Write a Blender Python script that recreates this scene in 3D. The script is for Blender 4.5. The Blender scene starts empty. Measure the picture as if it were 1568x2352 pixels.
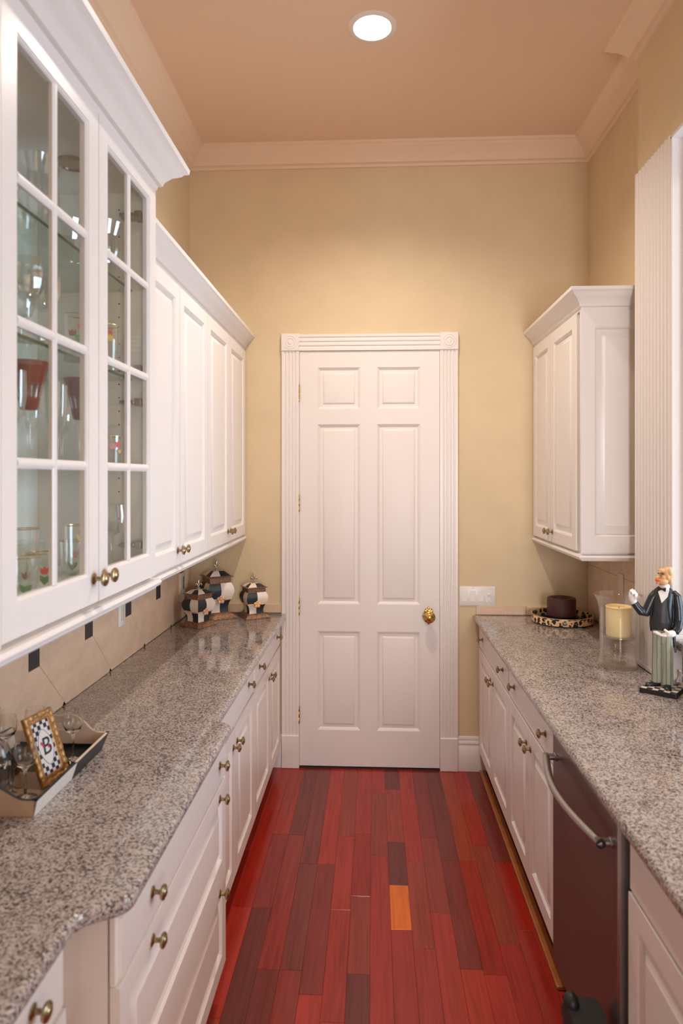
import bpy, bmesh, math, random
from math import sin, cos, pi, radians, sqrt, atan2
from mathutils import Vector, Matrix
random.seed(7)
SC = bpy.context.scene
COL = SC.collection

# ------------------------------------------------------------------ camera
FPX = 1540.0
CAMH = 1.72
cd = bpy.data.cameras.new('camera')
cam = bpy.data.objects.new('camera', cd)
COL.objects.link(cam)
cam.location = (0, 0, CAMH)
cam.rotation_euler = (radians(90), radians(0.0), math.atan(74 / FPX))
cd.sensor_fit = 'VERTICAL'
cd.sensor_height = 36.0
cd.sensor_width = 24.0
cd.lens = FPX / 2352 * 36.0
cd.shift_y = -81.0 / 2352
cd.clip_start = 0.02
cd.dof.use_dof = True
cd.dof.focus_distance = 3.7
cd.dof.aperture_fstop = 3.2
SC.camera = cam

# ------------------------------------------------------------------ world, exposure
SC.view_settings.view_transform = 'Standard'
SC.view_settings.look = 'None'
SC.view_settings.gamma = 1.0
SC.view_settings.use_curve_mapping = False
SC.view_settings.exposure = 0.14
SC.cycles.max_bounces = 14
SC.cycles.transparent_max_bounces = 24
SC.cycles.diffuse_bounces = 6
SC.cycles.glossy_bounces = 6
SC.cycles.caustics_reflective = False
SC.cycles.caustics_refractive = False
SC.cycles.sample_clamp_indirect = 4.0
W = bpy.data.worlds.new('world')
SC.world = W
W.use_nodes = True
W.node_tree.nodes['Background'].inputs[0].default_value = (0.75, 0.87, 1.0, 1)
W.node_tree.nodes['Background'].inputs[1].default_value = 0.6

CAN_COL = (1.0, 0.875, 0.735)
CAN_W = 106.0
DAY_COL = (0.60, 0.80, 1.0)
def area(name, loc, rot, sx, sy, power, col):
    l = bpy.data.lights.new(name, 'AREA')
    l.shape = 'RECTANGLE'; l.size = sx; l.size_y = sy
    l.energy = power; l.color = col
    o = bpy.data.objects.new(name, l); COL.objects.link(o)
    o.location = loc; o.rotation_euler = rot
    return o
# daylight through the window of the room past the pass-through
area('daylight_window', (3.75, 1.35, 1.70), (radians(90), 0, radians(90)), 2.1, 1.8, 128.0, DAY_COL)
area('rear_fill_light', (0.87, -2.75, 1.45), (radians(90), 0, 0), 1.04, 1.7, 140.0, (0.97, 0.97, 1.0))  # frontal fill added behind the camera, source unseen
area('next_room_fill_light', (2.6, 1.4, 3.6), (0, 0, 0), 0.5, 0.5, 30.0, (1.0, 0.84, 0.70))  # added lamp without a fixture, brightens the unseen next room

# ------------------------------------------------------------------ dimensions
D = 3.96                      # back wall
XL, XR = -1.10, 1.25          # side walls
ZC = 3.655                    # ceiling
CT = 0.914                    # counter top

# ------------------------------------------------------------------ material helpers
def new_mat(name):
    m = bpy.data.materials.new(name); m.use_nodes = True
    nt = m.node_tree
    return m, nt, nt.nodes['Principled BSDF']
def N(nt, kind, **kw):
    n = nt.nodes.new(kind)
    for k, v in kw.items():
        if k in n.inputs: n.inputs[k].default_value = v
        else: setattr(n, k, v)
    return n
def rgba(c): return (c[0], c[1], c[2], 1)
def simple(name, col, rough=0.5, metal=0.0, spec=0.5, coat=0.0, var=0.0, scale=20.0, bump=0.0, bscale=200.0, sss=0.0):
    m, nt, b = new_mat(name)
    b.inputs['Base Color'].default_value = rgba(col)
    b.inputs['Roughness'].default_value = rough
    b.inputs['Metallic'].default_value = metal
    b.inputs['Specular IOR Level'].default_value = spec
    b.inputs['Coat Weight'].default_value = coat
    if sss:
        b.inputs['Subsurface Weight'].default_value = sss
        b.inputs['Subsurface Radius'].default_value = (0.01, 0.006, 0.003)
    tc = N(nt, 'ShaderNodeTexCoord')
    if var:
        n = N(nt, 'ShaderNodeTexNoise', Scale=scale, Detail=4.0)
        nt.links.new(tc.outputs['Object'], n.inputs['Vector'])
        r = N(nt, 'ShaderNodeValToRGB')
        r.color_ramp.elements[0].position = 0.3; r.color_ramp.elements[1].position = 0.7
        r.color_ramp.elements[0].color = rgba([x * (1 - var) for x in col])
        r.color_ramp.elements[1].color = rgba([min(1, x * (1 + var)) for x in col])
        nt.links.new(n.outputs['Fac'], r.inputs['Fac'])
        nt.links.new(r.outputs['Color'], b.inputs['Base Color'])
    if bump:
        n2 = N(nt, 'ShaderNodeTexNoise', Scale=bscale, Detail=2.0)
        nt.links.new(tc.outputs['Object'], n2.inputs['Vector'])
        bp = N(nt, 'ShaderNodeBump', Strength=bump, Distance=0.002)
        nt.links.new(n2.outputs['Fac'], bp.inputs['Height'])
        nt.links.new(bp.outputs['Normal'], b.inputs['Normal'])
    return m
def thin_glass(name, tint, refl=1.0, facing=0.3, base=0.04, rough=0.02, top=0.75):
    m, nt, b = new_mat(name)
    nt.nodes.remove(b)
    out = nt.nodes['Material Output']
    tr = N(nt, 'ShaderNodeBsdfTransparent'); tr.inputs[0].default_value = rgba(tint)
    gl = N(nt, 'ShaderNodeBsdfGlossy'); gl.inputs['Roughness'].default_value = rough
    gl.inputs['Color'].default_value = (refl, refl, refl, 1)
    lw = N(nt, 'ShaderNodeLayerWeight', Blend=facing)
    mp = N(nt, 'ShaderNodeMapRange'); mp.inputs['To Min'].default_value = base; mp.inputs['To Max'].default_value = top
    nt.links.new(lw.outputs['Facing'], mp.inputs['Value'])
    mx = N(nt, 'ShaderNodeMixShader')
    nt.links.new(mp.outputs[0], mx.inputs[0])
    nt.links.new(tr.outputs[0], mx.inputs[1]); nt.links.new(gl.outputs[0], mx.inputs[2])
    nt.links.new(mx.outputs[0], out.inputs['Surface'])
    return m
def ramp(nt, stops):
    r = N(nt, 'ShaderNodeValToRGB')
    cr = r.color_ramp
    while len(cr.elements) < len(stops): cr.elements.new(0.5)
    for e, (p, c) in zip(cr.elements, stops): e.position = p; e.color = rgba(c)
    return r
def granite():
    m, nt, b = new_mat('granite')
    tc = N(nt, 'ShaderNodeTexCoord')
    v = N(nt, 'ShaderNodeTexVoronoi', Scale=235.0, Randomness=1.0)
    n = N(nt, 'ShaderNodeTexNoise', Scale=170.0, Detail=4.0, Roughness=0.6)
    n3 = N(nt, 'ShaderNodeTexNoise', Scale=14.0, Detail=3.0)
    for x in (v, n, n3): nt.links.new(tc.outputs['Object'], x.inputs['Vector'])
    sep = N(nt, 'ShaderNodeSeparateColor'); nt.links.new(v.outputs['Color'], sep.inputs[0])
    a = N(nt, 'ShaderNodeMath', operation='MULTIPLY_ADD'); a.inputs[1].default_value = 0.42
    nt.links.new(sep.outputs[0], a.inputs[0]); 
    a2 = N(nt, 'ShaderNodeMath', operation='MULTIPLY_ADD'); a2.inputs[1].default_value = 0.25
    nt.links.new(n3.outputs['Fac'], a2.inputs[0])
    nt.links.new(n.outputs['Fac'], a2.inputs[2])
    nt.links.new(a2.outputs[0], a.inputs[2])
    r = ramp(nt, [(0.0, (0.03, 0.032, 0.037)), (0.62, (0.058, 0.058, 0.066)), (0.72, (0.185, 0.158, 0.152)), (0.82, (0.35, 0.295, 0.275)), (0.95, (0.46, 0.405, 0.385)), (1.0, (0.50, 0.46, 0.45))])
    nt.links.new(a.outputs[0], r.inputs['Fac'])
    nt.links.new(r.outputs['Color'], b.inputs['Base Color'])
    b.inputs['Roughness'].default_value = 0.07
    b.inputs['Specular IOR Level'].default_value = 0.55
    return m
def travertine(name, c):
    m, nt, b = new_mat(name)
    tc = N(nt, 'ShaderNodeTexCoord')
    mp = N(nt, 'ShaderNodeMapping'); mp.inputs['Scale'].default_value = (1, 1, 1.6)
    n = N(nt, 'ShaderNodeTexNoise', Scale=9.0, Detail=8.0, Roughness=0.6, Distortion=0.8)
    nt.links.new(tc.outputs['Object'], mp.inputs['Vector']); nt.links.new(mp.outputs[0], n.inputs['Vector'])
    r = ramp(nt, [(0.25, [x * 0.85 for x in c]), (0.55, c), (0.8, [min(1, x * 1.12) for x in c])])
    nt.links.new(n.outputs['Fac'], r.inputs['Fac']); nt.links.new(r.outputs['Color'], b.inputs['Base Color'])
    b.inputs['Roughness'].default_value = 0.38
    return m
def plank_mat():
    m, nt, b = new_mat('cherry_plank')
    oi = N(nt, 'ShaderNodeObjectInfo')
    tc = N(nt, 'ShaderNodeTexCoord')
    ad = N(nt, 'ShaderNodeVectorMath', operation='ADD')
    cx = N(nt, 'ShaderNodeCombineXYZ'); 
    mu = N(nt, 'ShaderNodeMath', operation='MULTIPLY'); mu.inputs[1].default_value = 37.0
    nt.links.new(oi.outputs['Random'], mu.inputs[0]); nt.links.new(mu.outputs[0], cx.inputs[2])
    nt.links.new(tc.outputs['Object'], ad.inputs[0]); nt.links.new(cx.outputs[0], ad.inputs[1])
    mp = N(nt, 'ShaderNodeMapping'); mp.inputs['Scale'].default_value = (55, 2.2, 1.0)
    nt.links.new(ad.outputs[0], mp.inputs['Vector'])
    n = N(nt, 'ShaderNodeTexNoise', Scale=1.0, Detail=5.0, Roughness=0.6, Distortion=1.2)
    nt.links.new(mp.outputs[0], n.inputs['Vector'])
    r = ramp(nt, [(0.25, (0.62, 0.62, 0.62)), (0.5, (1.0, 1.0, 1.0)), (0.78, (1.25, 1.25, 1.2))])
    nt.links.new(n.outputs['Fac'], r.inputs['Fac'])
    mx = N(nt, 'ShaderNodeMix', data_type='RGBA', blend_type='MULTIPLY'); mx.inputs[0].default_value = 1.0
    nt.links.new(oi.outputs['Color'], mx.inputs[6]); nt.links.new(r.outputs['Color'], mx.inputs[7])
    nt.links.new(mx.outputs[2], b.inputs['Base Color'])
    b.inputs['Roughness'].default_value = 0.20
    b.inputs['Specular IOR Level'].default_value = 0.32
    b.inputs['Coat Weight'].default_value = 0.12
    b.inputs['Coat Roughness'].default_value = 0.12
    return m
def leopard():
    m, nt, b = new_mat('leopard_print')
    tc = N(nt, 'ShaderNodeTexCoord')
    nz = N(nt, 'ShaderNodeTexNoise', Scale=45.0, Detail=2.0)
    nt.links.new(tc.outputs['Object'], nz.inputs['Vector'])
    mad = N(nt, 'ShaderNodeVectorMath', operation='MULTIPLY_ADD')
    mad.inputs[1].default_value = (0.016, 0.016, 0.016)
    nt.links.new(nz.outputs['Color'], mad.inputs[0]); nt.links.new(tc.outputs['Object'], mad.inputs[2])
    v = N(nt, 'ShaderNodeTexVoronoi', Scale=38.0, Randomness=0.8)
    nt.links.new(mad.outputs[0], v.inputs['Vector'])
    n2 = N(nt, 'ShaderNodeTexNoise', Scale=120.0, Detail=1.0); nt.links.new(tc.outputs['Object'], n2.inputs['Vector'])
    r = ramp(nt, [(0.0, (0.38, 0.20, 0.08)), (0.13, (0.38, 0.20, 0.08)), (0.17, (0.012, 0.010, 0.010)), (0.49, (0.012, 0.010, 0.010)), (0.54, (0.78, 0.50, 0.26)), (1.0, (0.82, 0.55, 0.31))])
    r.color_ramp.interpolation = 'LINEAR'
    ms = N(nt, 'ShaderNodeMath', operation='MULTIPLY_ADD'); ms.inputs[1].default_value = 0.5; 
    nt.links.new(n2.outputs['Fac'], ms.inputs[0]); 
    sb = N(nt, 'ShaderNodeMath', operation='SUBTRACT'); sb.inputs[1].default_value = 0.25
    nt.links.new(v.outputs['Distance'], sb.inputs[0]); nt.links.new(sb.outputs[0], ms.inputs[2])
    nt.links.new(ms.outputs[0], r.inputs['Fac']); nt.links.new(r.outputs['Color'], b.inputs['Base Color'])
    b.inputs['Roughness'].default_value = 0.3
    return m
def gilt(name, c1, c2, scale=60.0, rough=0.42, metal=0.6):
    m, nt, b = new_mat(name)
    tc = N(nt, 'ShaderNodeTexCoord')
    n = N(nt, 'ShaderNodeTexNoise', Scale=scale, Detail=6.0, Roughness=0.7)
    nt.links.new(tc.outputs['Object'], n.inputs['Vector'])
    r = ramp(nt, [(0.32, c1), (0.68, c2)])
    nt.links.new(n.outputs['Fac'], r.inputs['Fac']); nt.links.new(r.outputs['Color'], b.inputs['Base Color'])
    b.inputs['Roughness'].default_value = rough; b.inputs['Metallic'].default_value = metal
    return m
def steel():
    m, nt, b = new_mat('brushed_steel')
    tc = N(nt, 'ShaderNodeTexCoord')
    mp = N(nt, 'ShaderNodeMapping'); mp.inputs['Scale'].default_value = (400, 400, 3)
    n = N(nt, 'ShaderNodeTexNoise', Scale=1.0, Detail=3.0)
    nt.links.new(tc.outputs['Object'], mp.inputs['Vector']); nt.links.new(mp.outputs[0], n.inputs['Vector'])
    r = ramp(nt, [(0.3, (0.36, 0.33, 0.32)), (0.7, (0.44, 0.41, 0.40))])
    nt.links.new(n.outputs['Fac'], r.inputs['Fac']); nt.links.new(r.outputs['Color'], b.inputs['Base Color'])
    b.inputs['Metallic'].default_value = 1.0; b.inputs['Roughness'].default_value = 0.36
    return m
def emit(name, col, s):
    m, nt, b = new_mat(name)
    b.inputs['Base Color'].default_value = (0.8, 0.8, 0.8, 1)
    b.inputs['Emission Color'].default_value = rgba(col); b.inputs['Emission Strength'].default_value = s
    return m

M = {}
M['white'] = simple('white_painted_wood', (0.80, 0.755, 0.735), 0.30, spec=0.45, bump=0.02, bscale=60)
M['trim'] = simple('white_trim_paint', (0.80, 0.745, 0.72), 0.33, spec=0.45)
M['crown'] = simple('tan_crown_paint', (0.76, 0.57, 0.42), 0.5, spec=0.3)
M['doorpaint'] = simple('door_paint', (0.80, 0.745, 0.72), 0.42, spec=0.4, bump=0.03, bscale=90)
M['inside'] = simple('cabinet_interior', (0.90, 0.87, 0.81), 0.5)
M['wall'] = simple('yellow_wall_paint', (0.68, 0.545, 0.355), 0.62, spec=0.3, var=0.03, scale=6, bump=0.05, bscale=260)
M['ceil'] = simple('ceiling_paint', (0.74, 0.535, 0.39), 0.8, spec=0.2, bump=0.05, bscale=240)
M['granite'] = granite()
M['tile'] = travertine('travertine_tile', (0.71, 0.505, 0.355))
M['grout'] = simple('grout', (0.52, 0.38, 0.27), 0.8)
M['blacktile'] = simple('black_accent_tile', (0.022, 0.022, 0.025), 0.45, var=0.3, scale=120)
M['plank'] = plank_mat()
M['subfloor'] = simple('floor_joint', (0.05, 0.012, 0.008), 0.6)
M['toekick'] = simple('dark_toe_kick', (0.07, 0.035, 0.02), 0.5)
M['shoe'] = simple('cherry_shoe_moulding', (0.36, 0.12, 0.035), 0.32, var=0.15, scale=12)
M['brass'] = gilt('antique_brass', (0.22, 0.15, 0.08), (0.60, 0.46, 0.26), 160, 0.33, 1.0)
M['gold'] = gilt('bright_gold', (0.48, 0.24, 0.05), (0.90, 0.60, 0.22), 90, 0.25, 1.0)
M['hinge'] = simple('brass_hinge', (0.62, 0.42, 0.18), 0.35, 1.0)
M['plastic'] = simple('white_plastic', (0.80, 0.77, 0.75), 0.35)
M['ivoryplate'] = simple('beige_plate', (0.70, 0.58, 0.46), 0.4)
M['slot'] = simple('dark_slot', (0.02, 0.02, 0.02), 0.6)
M['steel'] = steel()
M['steeldark'] = simple('dishwasher_panel', (0.20, 0.155, 0.145), 0.42, 0.85, var=0.04, scale=30)
M['rubber'] = simple('black_rubber', (0.012, 0.012, 0.013), 0.5)
M['black'] = simple('black_lacquer', (0.012, 0.013, 0.016), 0.3, var=0.3, scale=80)
M['navy'] = simple('blue_black_paint', (0.018, 0.022, 0.030), 0.4, var=0.3, scale=60)
M['cream'] = simple('cream_paint', (0.80, 0.70, 0.61), 0.45, var=0.06, scale=30)
M['creamtray'] = simple('tray_cream_paint', (0.64, 0.50, 0.39), 0.45, var=0.08, scale=25)
M['ivory'] = simple('ivory_paint', (0.78, 0.74, 0.70), 0.5)
M['bronze'] = gilt('distressed_bronze', (0.09, 0.035, 0.02), (0.40, 0.22, 0.13), 95, 0.45, 0.45)
M['gilt'] = gilt('gilded_frame', (0.22, 0.09, 0.025), (0.68, 0.40, 0.16), 70, 0.42, 0.5)
M['pewter'] = simple('pewter', (0.50, 0.42, 0.36), 0.28, 1.0)
M['rose'] = simple('copper_flower', (0.72, 0.42, 0.28), 0.4, 0.2, var=0.2, scale=90)
M['rosegold'] = simple('golden_flower', (0.85, 0.50, 0.20), 0.4, 0.2, var=0.2, scale=90)
M['leopard'] = leopard()
M['burgundy'] = simple('burgundy_wax', (0.065, 0.016, 0.018), 0.55, sss=0.0, var=0.1, scale=25)
M['wax'] = simple('cream_wax', (0.98, 0.73, 0.37), 0.5, sss=0.25)
M['wick'] = simple('wick', (0.05, 0.04, 0.03), 0.9)
M['glass'] = thin_glass('clear_glass', (0.985, 0.99, 0.985), 1.0, 0.24, 0.014)
M['stem'], _nt, _b = new_mat('solid_glass')
_b.inputs['Transmission Weight'].default_value = 1.0; _b.inputs['Roughness'].default_value = 0.0; _b.inputs['IOR'].default_value = 1.46
_b.inputs['Base Color'].default_value = (0.99, 0.995, 0.99, 1)
M['crystal'] = thin_glass('cut_crystal', (0.955, 0.965, 0.96), 1.0, 0.28, 0.06, 0.03)
M['pane'] = thin_glass('window_pane', (0.99, 0.995, 0.99), 0.8, 0.08, 0.012, top=0.35)
M['shelfglass'] = thin_glass('shelf_glass', (0.86, 0.93, 0.89), 1.0, 0.2, 0.05)
M['shelfedge'] = simple('green_glass_edge', (0.06, 0.13, 0.10), 0.2)
M['redglass'], _nt, _b = new_mat('ruby_glass')
_b.inputs['Base Color'].default_value = (0.20, 0.003, 0.006, 1); _b.inputs['Roughness'].default_value = 0.08
_b.inputs['Alpha'].default_value = 0.85
M['tulip_red'] = simple('tulip_red', (0.70, 0.06, 0.05), 0.5)
M['tulip_pink'] = simple('tulip_pink', (0.65, 0.28, 0.28), 0.5)
M['tulip_yellow'] = simple('tulip_yellow', (0.75, 0.45, 0.08), 0.5)
M['leaf_green'] = simple('painted_leaf_green', (0.16, 0.36, 0.13), 0.5)
M['goldrim'] = simple('gold_rim', (0.75, 0.52, 0.25), 0.3, 0.8)
M['skin'] = simple('painted_skin', (0.68, 0.38, 0.18), 0.5, var=0.12, scale=90)
M['hair'] = simple('painted_hair', (0.62, 0.46, 0.30), 0.6, var=0.15, scale=150)
M['lips'] = simple('painted_lips', (0.75, 0.10, 0.04), 0.35)
M['glove'] = simple('white_glove', (0.80, 0.72, 0.68), 0.5)
M['coat'] = simple('black_tailcoat', (0.014, 0.016, 0.022), 0.32, var=0.2, scale=70)
M['vest'] = simple('charcoal_waistcoat', (0.022, 0.022, 0.024), 0.5)
M['cable'] = simple('white_cable', (0.78, 0.74, 0.72), 0.4)
M['canwhite'] = simple('lamp_trim_white', (0.75, 0.66, 0.58), 0.5)
M['lampglow'] = emit('lamp_glow', (1.0, 0.95, 0.90), 14.0)
M['printwhite'] = simple('print_white', (0.80, 0.78, 0.76), 0.35)
M['printnavy'] = simple('print_navy', (0.02, 0.022, 0.05), 0.35)
M['printred'] = simple('print_red', (0.6, 0.03, 0.06), 0.4)
M['brownink'] = simple('brown_lettering', (0.16, 0.07, 0.04), 0.5)
def stripes():
    m, nt, b = new_mat('striped_trousers')
    tc = N(nt, 'ShaderNodeTexCoord')
    w = N(nt, 'ShaderNodeTexWave', wave_type='BANDS', bands_direction='X', Scale=20.0, Distortion=0.6)
    w.inputs['Detail'].default_value = 0.0
    nt.links.new(tc.outputs['Object'], w.inputs['Vector'])
    r = ramp(nt, [(0.0, (0.10, 0.11, 0.085)), (0.035, (0.16, 0.175, 0.135)), (0.09, (0.30, 0.315, 0.235)), (1.0, (0.34, 0.35, 0.265))])
    nt.links.new(w.outputs['Fac'], r.inputs['Fac']); nt.links.new(r.outputs['Color'], b.inputs['Base Color'])
    b.inputs['Roughness'].default_value = 0.45
    return m
M['stripes'] = stripes()

# ------------------------------------------------------------------ mesh helpers
class MB:
    def __init__(s): s.v = []; s.f = []; s.m = []
    def add(s, vs, fs, mi=0):
        o = len(s.v); s.v += [tuple(p) for p in vs]
        for f in fs: s.f.append(tuple(o + i for i in f)); s.m.append(mi)
        return s
    def box(s, x0, x1, y0, y1, z0, z1, mi=0):
        if x0 > x1: x0, x1 = x1, x0
        if y0 > y1: y0, y1 = y1, y0
        if z0 > z1: z0, z1 = z1, z0
        vs = [(x0,y0,z0),(x1,y0,z0),(x1,y1,z0),(x0,y1,z0),(x0,y0,z1),(x1,y0,z1),(x1,y1,z1),(x0,y1,z1)]
        return s.add(vs, [(0,3,2,1),(4,5,6,7),(0,1,5,4),(1,2,6,5),(2,3,7,6),(3,0,4,7)], mi)
    def loft(s, rings, mi=0, cap=True, closed=True, mfun=None):
        o = len(s.v); n = len(rings[0])
        for r in rings: s.v += [tuple(p) for p in r]
        for i in range(len(rings) - 1):
            for j in range(n if closed else n - 1):
                a = o + i * n + j; b = o + i * n + (j + 1) % n
                s.f.append((a, b, b + n, a + n)); s.m.append(mfun(i, j) if mfun else mi)
        if cap:
            s.f.append(tuple(o + j for j in reversed(range(n)))); s.m.append(mfun(0, 0) if mfun else mi)
            e = o + (len(rings) - 1) * n
            s.f.append(tuple(e + j for j in range(n))); s.m.append(mfun(len(rings) - 2, 0) if mfun else mi)
        return s
    def lathe(s, prof, n=32, c=(0, 0, 0), mi=0, axis='Z', cap=False, mfun=None):
        rings = []
        for r, h in prof:
            ring = []
            for j in range(n):
                a = 2 * pi * j / n
                x, y = r * cos(a), r * sin(a)
                if axis == 'Z': p = (c[0] + x, c[1] + y, c[2] + h)
                elif axis == '-Y': p = (c[0] + x, c[1] - h, c[2] + y)
                elif axis == 'X': p = (c[0] + h, c[1] + x, c[2] + y)
                ring.append(p)
            rings.append(ring)
        return s.loft(rings, mi, cap=cap, mfun=mfun)
    def tube(s, pts, rad, n=8, mi=0, cap=True, ry=None):
        pts = [Vector(p) for p in pts]
        if not hasattr(rad, '__len__'): rad = [rad] * len(pts)
        rings = []; up = None
        for i, p in enumerate(pts):
            t = (pts[min(i + 1, len(pts) - 1)] - pts[max(i - 1, 0)]).normalized()
            if up is None:
                up = Vector((0, 0, 1)) if abs(t.z) < 0.9 else Vector((0, 1, 0))
            u = (up - t * up.dot(t)).normalized(); w = t.cross(u); up = u
            k = 1.0 if ry is None else ry
            rings.append([p + (u * cos(2*pi*j/n) * k + w * sin(2*pi*j/n)) * rad[i] for j in range(n)])
        return s.loft(rings, mi, cap)
    def ellipsoid(s, c, r, n=16, m=10, mi=0):
        rings = []
        for i in range(m + 1):
            a = -pi/2 + pi * i / m
            a = max(-pi/2 + 0.02, min(pi/2 - 0.02, a))
            rings.append([(c[0] + r[0]*cos(a)*cos(2*pi*j/n), c[1] + r[1]*cos(a)*sin(2*pi*j/n), c[2] + r[2]*sin(a)) for j in range(n)])
        return s.loft(rings, mi, True)
    def rings_rect(s, w, h, prof, ox=0, oz=0, mi=0, cap=True):
        """concentric rectangle rings facing -y; prof = [(inset, y)]"""
        rings = [[(ox+i, y, oz+i), (ox+w-i, y, oz+i), (ox+w-i, y, oz+h-i), (ox+i, y, oz+h-i)] for i, y in prof]
        o = len(s.v)
        for r in rings: s.v += r
        for k in range(len(rings) - 1):
            for j in range(4):
                a = o + 4*k + j; b = o + 4*k + (j+1) % 4
                s.f.append((a, b, b + 4, a + 4)); s.m.append(mi)
        if cap:
            e = o + 4 * (len(rings) - 1); s.f.append((e, e+1, e+2, e+3)); s.m.append(mi)
        return s
    def mesh(s, name, mats, smooth=35):
        me = bpy.data.meshes.new(name)
        me.from_pydata(s.v, [], s.f)
        for m in (mats if isinstance(mats, (list, tuple)) else [mats]): me.materials.append(m)
        for p, i in zip(me.polygons, s.m): p.material_index = i
        bm = bmesh.new(); bm.from_mesh(me)
        bmesh.ops.recalc_face_normals(bm, faces=bm.faces)
        bm.to_mesh(me); bm.free()
        if smooth:
            me.polygons.foreach_set('use_smooth', [True] * len(me.polygons))
            me.set_sharp_from_angle(angle=radians(smooth))
        me.update()
        return me
def link(name, me, parent=None, loc=(0, 0, 0), rot=(0, 0, 0), bevel=0.0, seg=2):
    o = bpy.data.objects.new(name, me); COL.objects.link(o)
    if parent: o.parent = parent
    o.location = loc; o.rotation_euler = rot
    if bevel:
        b = o.modifiers.new('edge', 'BEVEL'); b.width = bevel; b.segments = seg; b.limit_method = 'ANGLE'; b.angle_limit = radians(40)
    return o
def obj(name, mb, mats, parent=None, loc=(0, 0, 0), rot=(0, 0, 0), bevel=0.0, seg=2, smooth=35):
    return link(name, mb.mesh(name, mats, smooth), parent, loc, rot, bevel, seg)
def tag(o, label, cat, group=None):
    o['label'] = label; o['category'] = cat
    if group: o['group'] = group
    return o
def empty(name, loc=(0, 0, 0), rz=0.0):
    o = bpy.data.objects.new(name, None); COL.objects.link(o)
    o.empty_display_size = 0.05
    o.location = loc; o.rotation_euler = (0, 0, rz)
    return o
def thing(name, label, cat, loc=(0, 0, 0), rz=0.0, group=None):
    return tag(empty(name, loc, rz), label, cat, group)
def struct(name, mb, m, parent=None, loc=(0,0,0), rot=(0,0,0), bevel=0.0, smooth=35):
    o = obj(name, mb, m, parent, loc, rot, bevel, smooth=smooth)
    if not parent: o['kind'] = 'structure'
    return o
def copy_tree(o, parent=None):
    c = o.copy(); COL.objects.link(c); c.parent = parent
    for ch in list(o.children): copy_tree(ch, c)
    return c
def sweep(path, prof, left=True, closed=False, mi=0, mb=None):
    """path: 2D points; prof: (out, z); out is to the left of travel (or right)"""
    mb = mb or MB()
    n = len(path); P = [Vector(p) for p in path]; sgn = 1 if left else -1
    rings = []
    for i in range(n):
        d0 = (P[i] - P[i-1]).normalized() if (i > 0 or closed) else None
        d1 = (P[(i+1) % n] - P[i]).normalized() if (i < n-1 or closed) else None
        if d0 is None: d0 = d1
        if d1 is None: d1 = d0
        n0 = Vector((-d0.y, d0.x)) * sgn; n1 = Vector((-d1.y, d1.x)) * sgn
        mt = (n0 + n1).normalized(); k = 1 / max(0.3, mt.dot(n0))
        rings.append([(P[i].x + mt.x*k*o, P[i].y + mt.y*k*o, z) for o, z in prof])
    if closed: rings.append(rings[0])
    return mb.loft(rings, mi, cap=not closed)
def fillet(pts, rad):
    out = []; n = len(pts)
    for i in range(n):
        r = rad[i]
        p = Vector(pts[i])
        if not r: out.append(tuple(p)); continue
        a = (Vector(pts[i-1]) - p); b = (Vector(pts[(i+1) % n]) - p)
        an = a.normalized(); bn = b.normalized()
        ang = an.angle(bn); t = r / math.tan(ang / 2)
        c = p + (an + bn).normalized() * (r / sin(ang / 2))
        s0 = p + an * t; s1 = p + bn * t
        a0 = atan2(s0.y - c.y, s0.x - c.x); a1 = atan2(s1.y - c.y, s1.x - c.x)
        da = (a1 - a0 + pi) % (2 * pi) - pi
        for k in range(9): out.append((c.x + r*cos(a0 + da*k/8), c.y + r*sin(a0 + da*k/8)))
    return out
def slab(poly, z0, z1, r=0.012, seg=4):
    """polygon slab with rounded rim, poly counter-clockwise"""
    mb = MB(); n = len(poly)
    prof = []
    for k in range(seg + 1):
        a = pi/2 * k / seg; prof.append((r * (1 - sin(a)), z0 + r * (1 - cos(a))))
    for k in range(seg + 1):
        a = pi/2 * k / seg; prof.append((r * (1 - cos(a)), z1 - r * (1 - sin(a))))
    P = [Vector(p) for p in poly]
    off = []
    for i in range(n):
        d0 = (P[i] - P[i-1]).normalized(); d1 = (P[(i+1) % n] - P[i]).normalized()
        n0 = Vector((-d0.y, d0.x)); n1 = Vector((-d1.y, d1.x)); mt = (n0 + n1).normalized()
        off.append(mt / max(0.4, mt.dot(n0)))
    rings = [[(P[i].x + off[i].x*o, P[i].y + off[i].y*o, z) for i in range(n)] for o, z in prof]
    return mb.loft(rings, 0, True)
def remesh(o, vox, smooth=2):
    r = o.modifiers.new('skin', 'REMESH'); r.mode = 'VOXEL'; r.voxel_size = vox; r.use_smooth_shade = True
    if smooth:
        s = o.modifiers.new('soft', 'SMOOTH'); s.iterations = smooth; s.factor = 0.5
    return o

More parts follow.
